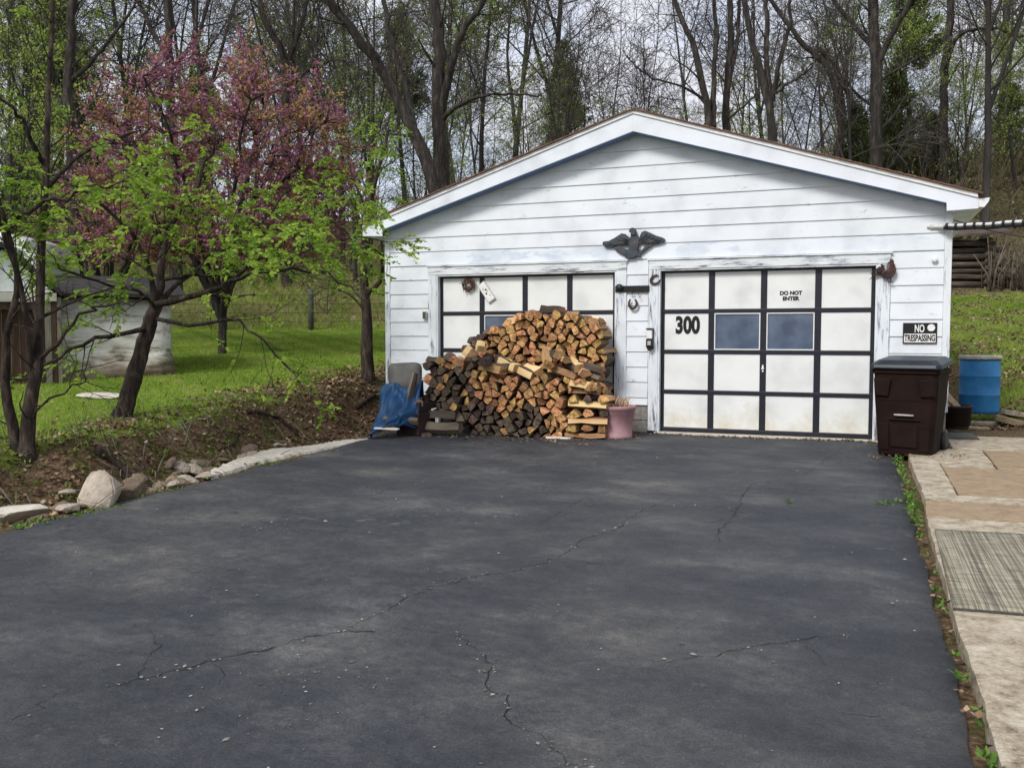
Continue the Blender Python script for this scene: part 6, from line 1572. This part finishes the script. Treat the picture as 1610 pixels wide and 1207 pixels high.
s = 25.0
hero('leaning_tree', [([(692, 330, s), (672, 262, s), (650, 205, s), (622, 150, s), (590, 95, s - .3), (552, 45, s - .5), (512, 0, s - .8), (470, -60, s - 1)], .20, .11),
                      ([(650, 205, s), (640, 150, s + .4), (622, 90, s + .8), (608, 30, s + 1), (600, -60, s + 1.2)], .12, .06)], 101, 'big dark tree leaning left with bare crown above the roof slope')
s = 26.5
hero('forked_tree', [([(697, 320, s), (692, 230, s), (688, 140, s), (690, 60, s), (680, -10, s), (672, -110, s)], .25, .14),
                     ([(692, 190, s), (706, 120, s - .5), (724, 60, s - .8), (755, 10, s - 1), (790, -50, s - 1.2)], .13, .07),
                     ([(695, 190, s), (712, 172, s - .5), (735, 158, s - .9), (770, 148, s - 1.2), (810, 149, s - 1.4), (848, 153, s - 1.6)], .085, .03)], 102, 'thick upright forked tree with one long low limb over the roof')
s = 29.0
hero('clump_tree', [([(1122, 260, s), (1115, 190, s), (1108, 150, s), (1092, 80, s), (1068, 20, s), (1040, -60, s)], .15, .07),
                    ([(1122, 200, s), (1122, 120, s + .3), (1126, 40, s + .4), (1118, -60, s + .5)], .10, .06),
                    ([(1105, 155, s), (1070, 135, s - .4), (1030, 125, s - .8), (1000, 105, s - 1), (980, 80, s - 1.1)], .05, .015)], 103, 'bare tree with forked stems just right of the roof ridge')
s = 30.0
hero('clump_tree', [([(1142, 260, s), (1141, 180, s), (1146, 100, s), (1148, 20, s), (1140, -70, s)], .14, .09), ([(1143, 140, s), (1158, 70, s), (1162, 10, s + .4), (1175, -50, s + .6)], .09, .05), ([(1141, 190, s), (1160, 175, s - .5), (1185, 150, s - .8), (1200, 120, s - 1)], .05, .02)], 104, 'straight bare tree standing beside the forked one behind the roof')
s = 28.0
hero('clump_tree', [([(1216, 270, s), (1213, 200, s), (1205, 145, s), (1190, 90, s), (1176, 40, s), (1166, -50, s)], .15, .08), ([(1212, 170, s), (1205, 90, s + .3), (1206, 20, s + .5), (1200, -60, s + .6)], .10, .06), ([(1214, 160, s), (1228, 90, s - .3), (1242, 30, s - .5), (1246, -50, s - .6)], .09, .05), ([(1214, 150, s), (1240, 132, s - .5), (1270, 112, s - .8), (1285, 90, s - 1)], .05, .02)], 105, 'three-stemmed bare tree above the middle of the right roof slope')
s = 31.0
hero('ridge_tree', [([(1376, 330, s), (1377, 220, s), (1378, 120, s), (1374, 40, s), (1372, -80, s)], .23, .16), ([(1380, 100, s), (1410, 40, s - .5), (1440, -10, s - .9), (1470, -60, s - 1)], .11, .06), ([(1374, 75, s), (1345, 45, s + .5), (1310, 0, s + .8), (1290, -40, s + 1)], .10, .06)], 106, 'thickest straight trunk among the cedars on the right slope')
s = 33.0
hero('ridge_tree', [([(1316, 260, s), (1322, 180, s), (1300, 105, s), (1262, 70, s), (1240, 40, s), (1210, 0, s)], .15, .07), ([(1345, 170, s), (1325, 130, s), (1310, 100, s), (1285, 75, s)], .10, .08)], 107, 'bare tree arching left between the roof and the cedars')
s = 34.0
hero('ridge_tree', [([(1484, 250, s), (1484, 130, s), (1492, 40, s), (1496, -60, s)], .17, .12), ([(1484, 90, s), (1515, 52, s - .6), (1560, 45, s - 1), (1610, 60, s - 1.2)], .09, .04)], 108, 'bare trunk with a long arm reaching to the right frame')
s = 33.0
hero('woods_tree', [([(450, 280, s), (448, 180, s), (446, 90, s), (420, 40, s), (400, -30, s)], .20, .09), ([(446, 110, s), (470, 50, s), (490, -30, s)], .12, .07), ([(448, 150, s), (485, 110, s - .5), (530, 95, s - 1), (560, 110, s - 1)], .06, .02)], 109, 'stout forked bare tree rising behind the redbud')
s = 31.0
hero('woods_tree', [([(272, 240, s), (268, 160, s), (266, 80, s), (262, -20, s)], .19, .12), ([(267, 95, s), (240, 50, s), (215, 0, s)], .10, .06), ([(268, 110, s), (300, 70, s), (310, 20, s), (305, -30, s)], .09, .05)], 110, 'bare tree with steep fork over the left half of the redbud')
s = 22.0
hero('woods_tree', [([(118, 330, s), (112, 220, s), (108, 120, s), (112, 40, s), (116, -50, s)], .14, .09), ([(110, 130, s), (150, 90, s), (190, 40, s), (220, 0, s)], .07, .03)], 111, 'dark slender trunk rising behind the shed at the left')

# ================================================================== GROUND COVER (uncountable)
rg = np.random.default_rng(88)
def blades(n_, xs_, ys_, h, wd, name, mat_, label, keep, bend=.5):
    x = rg.uniform(*xs_, n_); y = rg.uniform(*ys_, n_); k = keep(x, y); x, y = x[k], y[k]; n2 = len(x); z = ground(x, y)
    a = rg.uniform(0, 6.28, n2); hh = h * rg.uniform(.5, 1.3, n2); ww = wd * rg.uniform(.7, 1.3, n2)
    P = np.stack([x, y, z - .01], 1); q = np.stack([np.cos(a), np.sin(a), np.zeros(n2)], 1) * ww[:, None]
    t = np.stack([rg.normal(0, bend, n2) * hh, rg.normal(0, bend, n2) * hh, hh], 1)
    V = np.stack([P - q, P + q, P + t], 1).reshape(-1, 3); b = np.arange(n2) * 3
    o = link(name, np_mesh(name, V, np.stack([b, b + 1, b + 2], 1), np.clip(.5 + .28 * vnoise(x * 1.1, y * 1.1, 5) + .22 * vnoise(x * 3.7, y * 3.3, 6) + rg.normal(0, .2, n2), 0, 1)), mat_); return tag(o, label, 'grass', kind='stuff')
def s_px(x, y):
    dx = x - CAM[0]; dy = y - CAM[1]; s = -math.sin(YAW) * dx + math.cos(YAW) * dy; r = math.cos(YAW) * dx + math.sin(YAW) * dy
    return s, 805 + F_PX * r / np.maximum(s, 1)
def keep_lawn(x, y):
    s, px = s_px(x, y); d, f = masks(x, y); return (px > -60) & (px < 660) & (s > 6) & (s < 27) & (rg.random(len(x)) > d * 1.25) & ~((x > -7.6) & (y > -1)) & (x < edge_x(y) - 1.0)
blades(420000, (-26, -7.4), (-7, 16), .055, .006, 'lawn_grass', 'grass', 'short green lawn grass left of the garage', keep_lawn)
def keep_field(x, y):
    s, px = s_px(x, y); return (px > -60) & (px < 680) & (s > 26) & (s < 40)
blades(110000, (-36, -7), (2, 30), .30, .010, 'field_grass', 'dry_grass', 'tall pale field grass beyond the fence', keep_field)
def keep_r(x, y):
    s, px = s_px(x, y); d, f = masks(x, y); return (px > 1470) & (px < 1650) & (s > 13.4) & (s < 27) & (rg.random(len(x)) > .50 + .42 * (vnoise(x * 1.3, y * 1.3, 9) > .0))
blades(260000, (0, 8), (1.5, 17), .07, .008, 'slope_grass', 'grass', 'patchy grass on the slope right of the garage', keep_r)
def scatter_leaves(n_, fx, name, size, mat_, label, cat='leaves', wd=.38, lift=.006, flat_=.25):
    x, y = fx(n_); n2 = len(x); z = ground(x, y); P = np.stack([x, y, z + lift + rg.random(n2) * .012], 1)
    a = rg.uniform(0, 6.28, n2); D = np.stack([np.cos(a), np.sin(a), rg.normal(0, flat_, n2)], 1)
    V, F_, r_ = leaves(P, D, size, wd, rg); o = link(name, np_mesh(name, V, F_, r_), mat_); return tag(o, label, cat, kind='stuff')
def bank(n_):
    y = rg.uniform(-8, .8, n_); d = np.abs(rg.normal(1.0, .55, n_)) + .1; x = edge_x(y) - d; k = d < 2.8; return x[k], y[k]
scatter_leaves(6500, bank, 'leaf_litter', .06, 'litter', 'brown dead leaves over the ditch and bank')
def corner(n_):
    x = rg.uniform(-9.6, -7.5, n_); y = rg.uniform(-1.4, 3.4, n_); return x, y
scatter_leaves(2600, corner, 'leaf_litter', .07, 'litter', 'brown dead leaves beside the garage left wall')
def rslope(n_):
    s = rg.uniform(12.5, 27, n_); px = rg.uniform(1470, 1640, n_); p = np.array([xy_of(a, b) for a, b in zip(px, s)]); k = (p[:, 0] > .1) & (p[:, 1] > .7) & (vnoise(p[:, 0] * 1.3, p[:, 1] * 1.3, 9) > -.35); return p[k, 0], p[k, 1]
scatter_leaves(5200, rslope, 'leaf_litter', .075, 'litter', 'dead leaves strewn over the right slope')
def lawnl(n_):
    s = rg.uniform(10, 26, n_); px = rg.uniform(0, 600, n_); p = np.array([xy_of(a, b) for a, b in zip(px, s)]); k = (p[:, 0] < edge_x(p[:, 1]) - 1.6) & ((p[:, 0] < -7.7) | (p[:, 1] < -1)); return p[k, 0], p[k, 1]
scatter_leaves(700, lawnl, 'leaf_litter', .06, 'litter', 'few dead leaves scattered on the lawn')
def wfloor(n_):
    s = rg.uniform(27, 60, n_); px = rg.uniform(-60, 1660, n_); p = np.array([xy_of(a, b) for a, b in zip(px, s)]); return p[:, 0], p[:, 1]
scatter_leaves(9000, wfloor, 'leaf_litter', .20, 'litter', 'leaf litter on the wooded hillside floor')
# sticks, roots and dead stalks on the bank
mb = MB()
for i in range(95):
    y = rg.uniform(-7.6, -1.0); d = abs(rg.normal(1.0, .4)) + .2; x = float(edge_x(y)) - d; z = gz(x, y); a = rg.uniform(0, 6.28); L_ = rg.uniform(.12, .5)
    e = np.array([math.cos(a) * L_, math.sin(a) * L_, 0]); q = np.array([x, y, z]) + e; q[2] = gz(q[0], q[1]) + rg.uniform(0, .10)
    m_ = (np.array([x, y, z]) + q) / 2 + [0, 0, .03]; mb.tube([(x, y, z + .004), m_, q], [rg.uniform(.004, .013), .007, .003], 5)
for i in range(95):
    y = rg.uniform(-8, -3.6); d = rg.uniform(.45, 1.9); x = float(edge_x(y)) - d; z = gz(x, y); h = rg.uniform(.08, .38); mb.tube([(x, y, z), (x + rg.normal(0, .06), y + rg.normal(0, .06), z + h * .6), (x + rg.normal(0, .12), y + rg.normal(0, .12), z + h)], [.005, .004, .0025], 4)
tag(mb.build('bank_twigs', 'grey_plank'), 'dead twigs and dry stalks littering the ditch bank', 'twigs', kind='stuff')
for i, (a, b, c, r_) in enumerate((((150, 715), (190, 740), (215, 775), .045), ((380, 672), (372, 700), (345, 712), .022), ((560, 645), (595, 622), (606, 600), .035), ((390, 650), (440, 660), (470, 690), .03))):
    P = []
    for (u, v) in (a, b, c):
        p = on_ground(u, v); P.append(p + [0, 0, r_ * 1.1])
    mb = MB(); mb.tube([P[0], P[0] * .5 + P[1] * .5 + [0, 0, .02], P[1], P[1] * .5 + P[2] * .5 + [0, 0, .015], P[2]], [r_, r_ * .95, r_ * .85, r_ * .7, r_ * .45], 7)
    tag(mb.build('dead_branch', 'bark_warm'), ('thick dead branch slanting down the bank to the boulder', 'forked root curling out of the ditch bank', 'dark fallen branch against the bank near the tarp', 'exposed root along the cut of the bank')[i], 'branch')
# weeds in the joint between driveway and walkway, at the boulder and at the doors
P, D = [], []
def tuft(x, y, z, n_, r_, up=.6):
    for k in range(n_):
        a = rg.uniform(0, 6.28); P.append((x + rg.normal(0, r_ * .4), y + rg.normal(0, r_ * .4), z + .004)); D.append((math.cos(a), math.sin(a), rg.uniform(.1, up * 2)))
yy = -1.3
while yy > -9.2:
    dens = .5 + .5 * math.sin(yy * 2.1) * math.sin(yy * .7 + 1); 
    if yy > -4.6: dens = max(dens, .6)
    else: dens *= .45
    if rg.random() < dens: tuft(-.573 + rg.normal(0, .012), yy, float(drive_z(yy)) + .005, int(rg.integers(4, 11)), .045 if yy > -4.6 else .03)
    yy -= .045
for u, v in ((1385, 793), (1400, 792), (1415, 790), (1333, 694), (1340, 693), (1368, 695), (1240, 790)):
    p = on_drive(u, v); tuft(p[0], p[1], p[2] + .006, 12, .05, .4)
for u, v in ((180, 795), (200, 790), (118, 812), (140, 806), (80, 818), (325, 752), (540, 706), (430, 728), (255, 775), (300, 765), (50, 825)):
    p = on_drive(u, v); 
    for q in range(4): tuft(p[0] - .1 + rg.normal(0, .08), p[1] + rg.normal(0, .12), gz(p[0] - .1, p[1]) + .03, 9, .05, .5)
V, F_, r_ = leaves(np.array(P), np.array(D, float), .042, .24, rg); tag(link('joint_weeds', np_mesh('joint_weeds', V, F_, r_), 'weed'), 'small green weeds in the joint beside the asphalt', 'weeds', kind='stuff')
P, D = [], []
for i in range(330):
    y = rg.uniform(-7.8, -1.2); d = rg.uniform(.25, 2.2); x = float(edge_x(y)) - d; z = gz(x, y)
    for k in range(int(rg.integers(6, 16))):
        a = rg.uniform(0, 6.28); P.append((x + rg.normal(0, .05), y + rg.normal(0, .05), z + .01)); D.append((math.cos(a), math.sin(a), rg.uniform(.2, 1.2)))
V, F_, r_ = leaves(np.array(P), np.array(D, float), .05, .24, rg); tag(link('bank_weeds', np_mesh('bank_weeds', V, F_, r_), 'leaf_olive'), 'low green weeds dotted over the ditch bank', 'weeds', kind='stuff')
P, D = [], []
for i in range(300):
    x = -7.75 + rg.normal(0, .10); y = rg.uniform(.4, 1.3); z = gz(x, y) + rg.random() * .85; P.append((x, y, z)); a = rg.uniform(0, 6.28); D.append((math.cos(a), math.sin(a), .3))
V, F_, r_ = leaves(np.array(P), np.array(D, float), .10, .3, rg)
vb = empty('corner_bush', (-7.75, .8, gz(-7.75, .8)), 0, 'small green bush against the garage left wall', 'bush')
link('foliage', np_mesh('foliage', V - np.array(vb.location), F_, r_), 'leaf_olive', vb)
mb = MB()
for i in range(6): mb.tube([(rg.normal(0, .03), rg.normal(0, .15), -.05), (rg.normal(0, .08), rg.normal(0, .25), .75)], [.012, .004], 5)
mb.build('stems', 'bark_warm', vb)
P, D = [], []
for i in range(110):
    y = rg.uniform(-9.2, -1.3); P.append((-.575 + rg.normal(0, .014), y, float(drive_z(y)) + .004)); a = rg.uniform(0, 6.28); D.append((math.cos(a), math.sin(a), .1))
V, F_, r_ = leaves(np.array(P), np.array(D, float), .035, .4, rg); tag(link('joint_litter', np_mesh('joint_litter', V, F_, r_), 'litter'), 'dead leaf scraps in the joint beside the asphalt', 'leaves', kind='stuff')
P, D = [], []
for i in range(420):
    x = rg.uniform(-4.0, -.62); y = -.13 - abs(rg.normal(0, .05)); P.append((x, y, dz_at(x, y) + .004 + .006 * rg.random())); a = rg.uniform(0, 6.28); D.append((math.cos(a), math.sin(a), .1))
for i in range(160):
    a = rg.uniform(0, 6.28); x, y = -3.86 + .25 * math.cos(a) + rg.normal(0, .03), -.66 + .25 * math.sin(a) + rg.normal(0, .03); P.append((x, y, dz_at(x, y) + .004)); D.append((math.cos(a * 3), math.sin(a * 3), .1))
for i in range(200):
    x = rg.uniform(-.9, .1); y = rg.uniform(-1.35, -1.0) if i % 2 else rg.uniform(-.5, -.05); P.append((x, y, float(drive_z(y)) + (.034 if x > -.5 else .008))); a = rg.uniform(0, 6.28); D.append((math.cos(a), math.sin(a), .1))
V, F_, r_ = leaves(np.array(P), np.array(D, float), .032, .4, rg); tag(link('wall_litter', np_mesh('wall_litter', V, F_, r_), 'litter'), 'leaf scraps and dirt gathered along the garage base', 'leaves', kind='stuff')
# pale chips and crumbs on the asphalt
n_ = 1500; x = rg.uniform(-7.0, -.6, n_); y = -rg.uniform(.3, 10.5, n_); cl = rg.random(n_) < .3
cx_ = rg.uniform(-6.5, -1, 14); cy_ = -rg.uniform(3, 9.5, 14); ci = rg.integers(0, 14, n_)
x = np.where(cl, cx_[ci] + rg.normal(0, .22, n_), x); y = np.where(cl, cy_[ci] + rg.normal(0, .14, n_), y); kc = np.array(CRK)[rg.integers(0, len(CRK), 420)] + rg.normal(0, .022, (420, 2)); x = np.concatenate([x, kc[:, 0]]); y = np.concatenate([y, kc[:, 1]]); k = (x > -7) & (x < -.65) & (y < -.2); x, y = x[k], y[k]
P = np.stack([x, y, np.array([dz_at(a, b) for a, b in zip(x, y)]) + .004], 1); a = rg.uniform(0, 6.28, len(x)); D = np.stack([np.cos(a), np.sin(a), np.zeros(len(x))], 1)
L_ = .0052 * np.exp(rg.normal(0, .5, len(x)))
n2 = len(x); q = np.stack([-D[:, 1], D[:, 0], D[:, 2]], 1) * (L_ * .6)[:, None]; up_ = np.array([0, 0, 1.]) * (L_ * .35)[:, None]
V = np.stack([P + D * L_[:, None], P + q, P - D * L_[:, None], P - q, P + up_], 1).reshape(-1, 3); b = np.arange(n2) * 5
F_ = np.concatenate([np.stack([b + i, b + (i + 1) % 4, b + 4], 1) for i in range(4)]); tag(link('asphalt_crumbs', np_mesh('asphalt_crumbs', V, F_, np.tile(rg.random(n2), 4)), 'chips'), 'pale grit and chips strewn over the asphalt', 'grit', kind='stuff')
def wood_bits(n_):
    x = rg.uniform(-6.9, -4.0, n_); y = -1.0 - np.abs(rg.normal(0, .22, n_)); return x, y
x, y = wood_bits(260); P = np.stack([x, y, np.array([dz_at(a, b) for a, b in zip(x, y)]) + .006], 1); a = rg.uniform(0, 6.28, 260); D = np.stack([np.cos(a), np.sin(a), np.zeros(260)], 1)
V, F_, r_ = leaves(P, D, .06, .22, rg); tag(link('bark_crumbs', np_mesh('bark_crumbs', V, F_, r_), 'litter'), 'bark crumbs and splinters at the foot of the firewood', 'bark', kind='stuff')
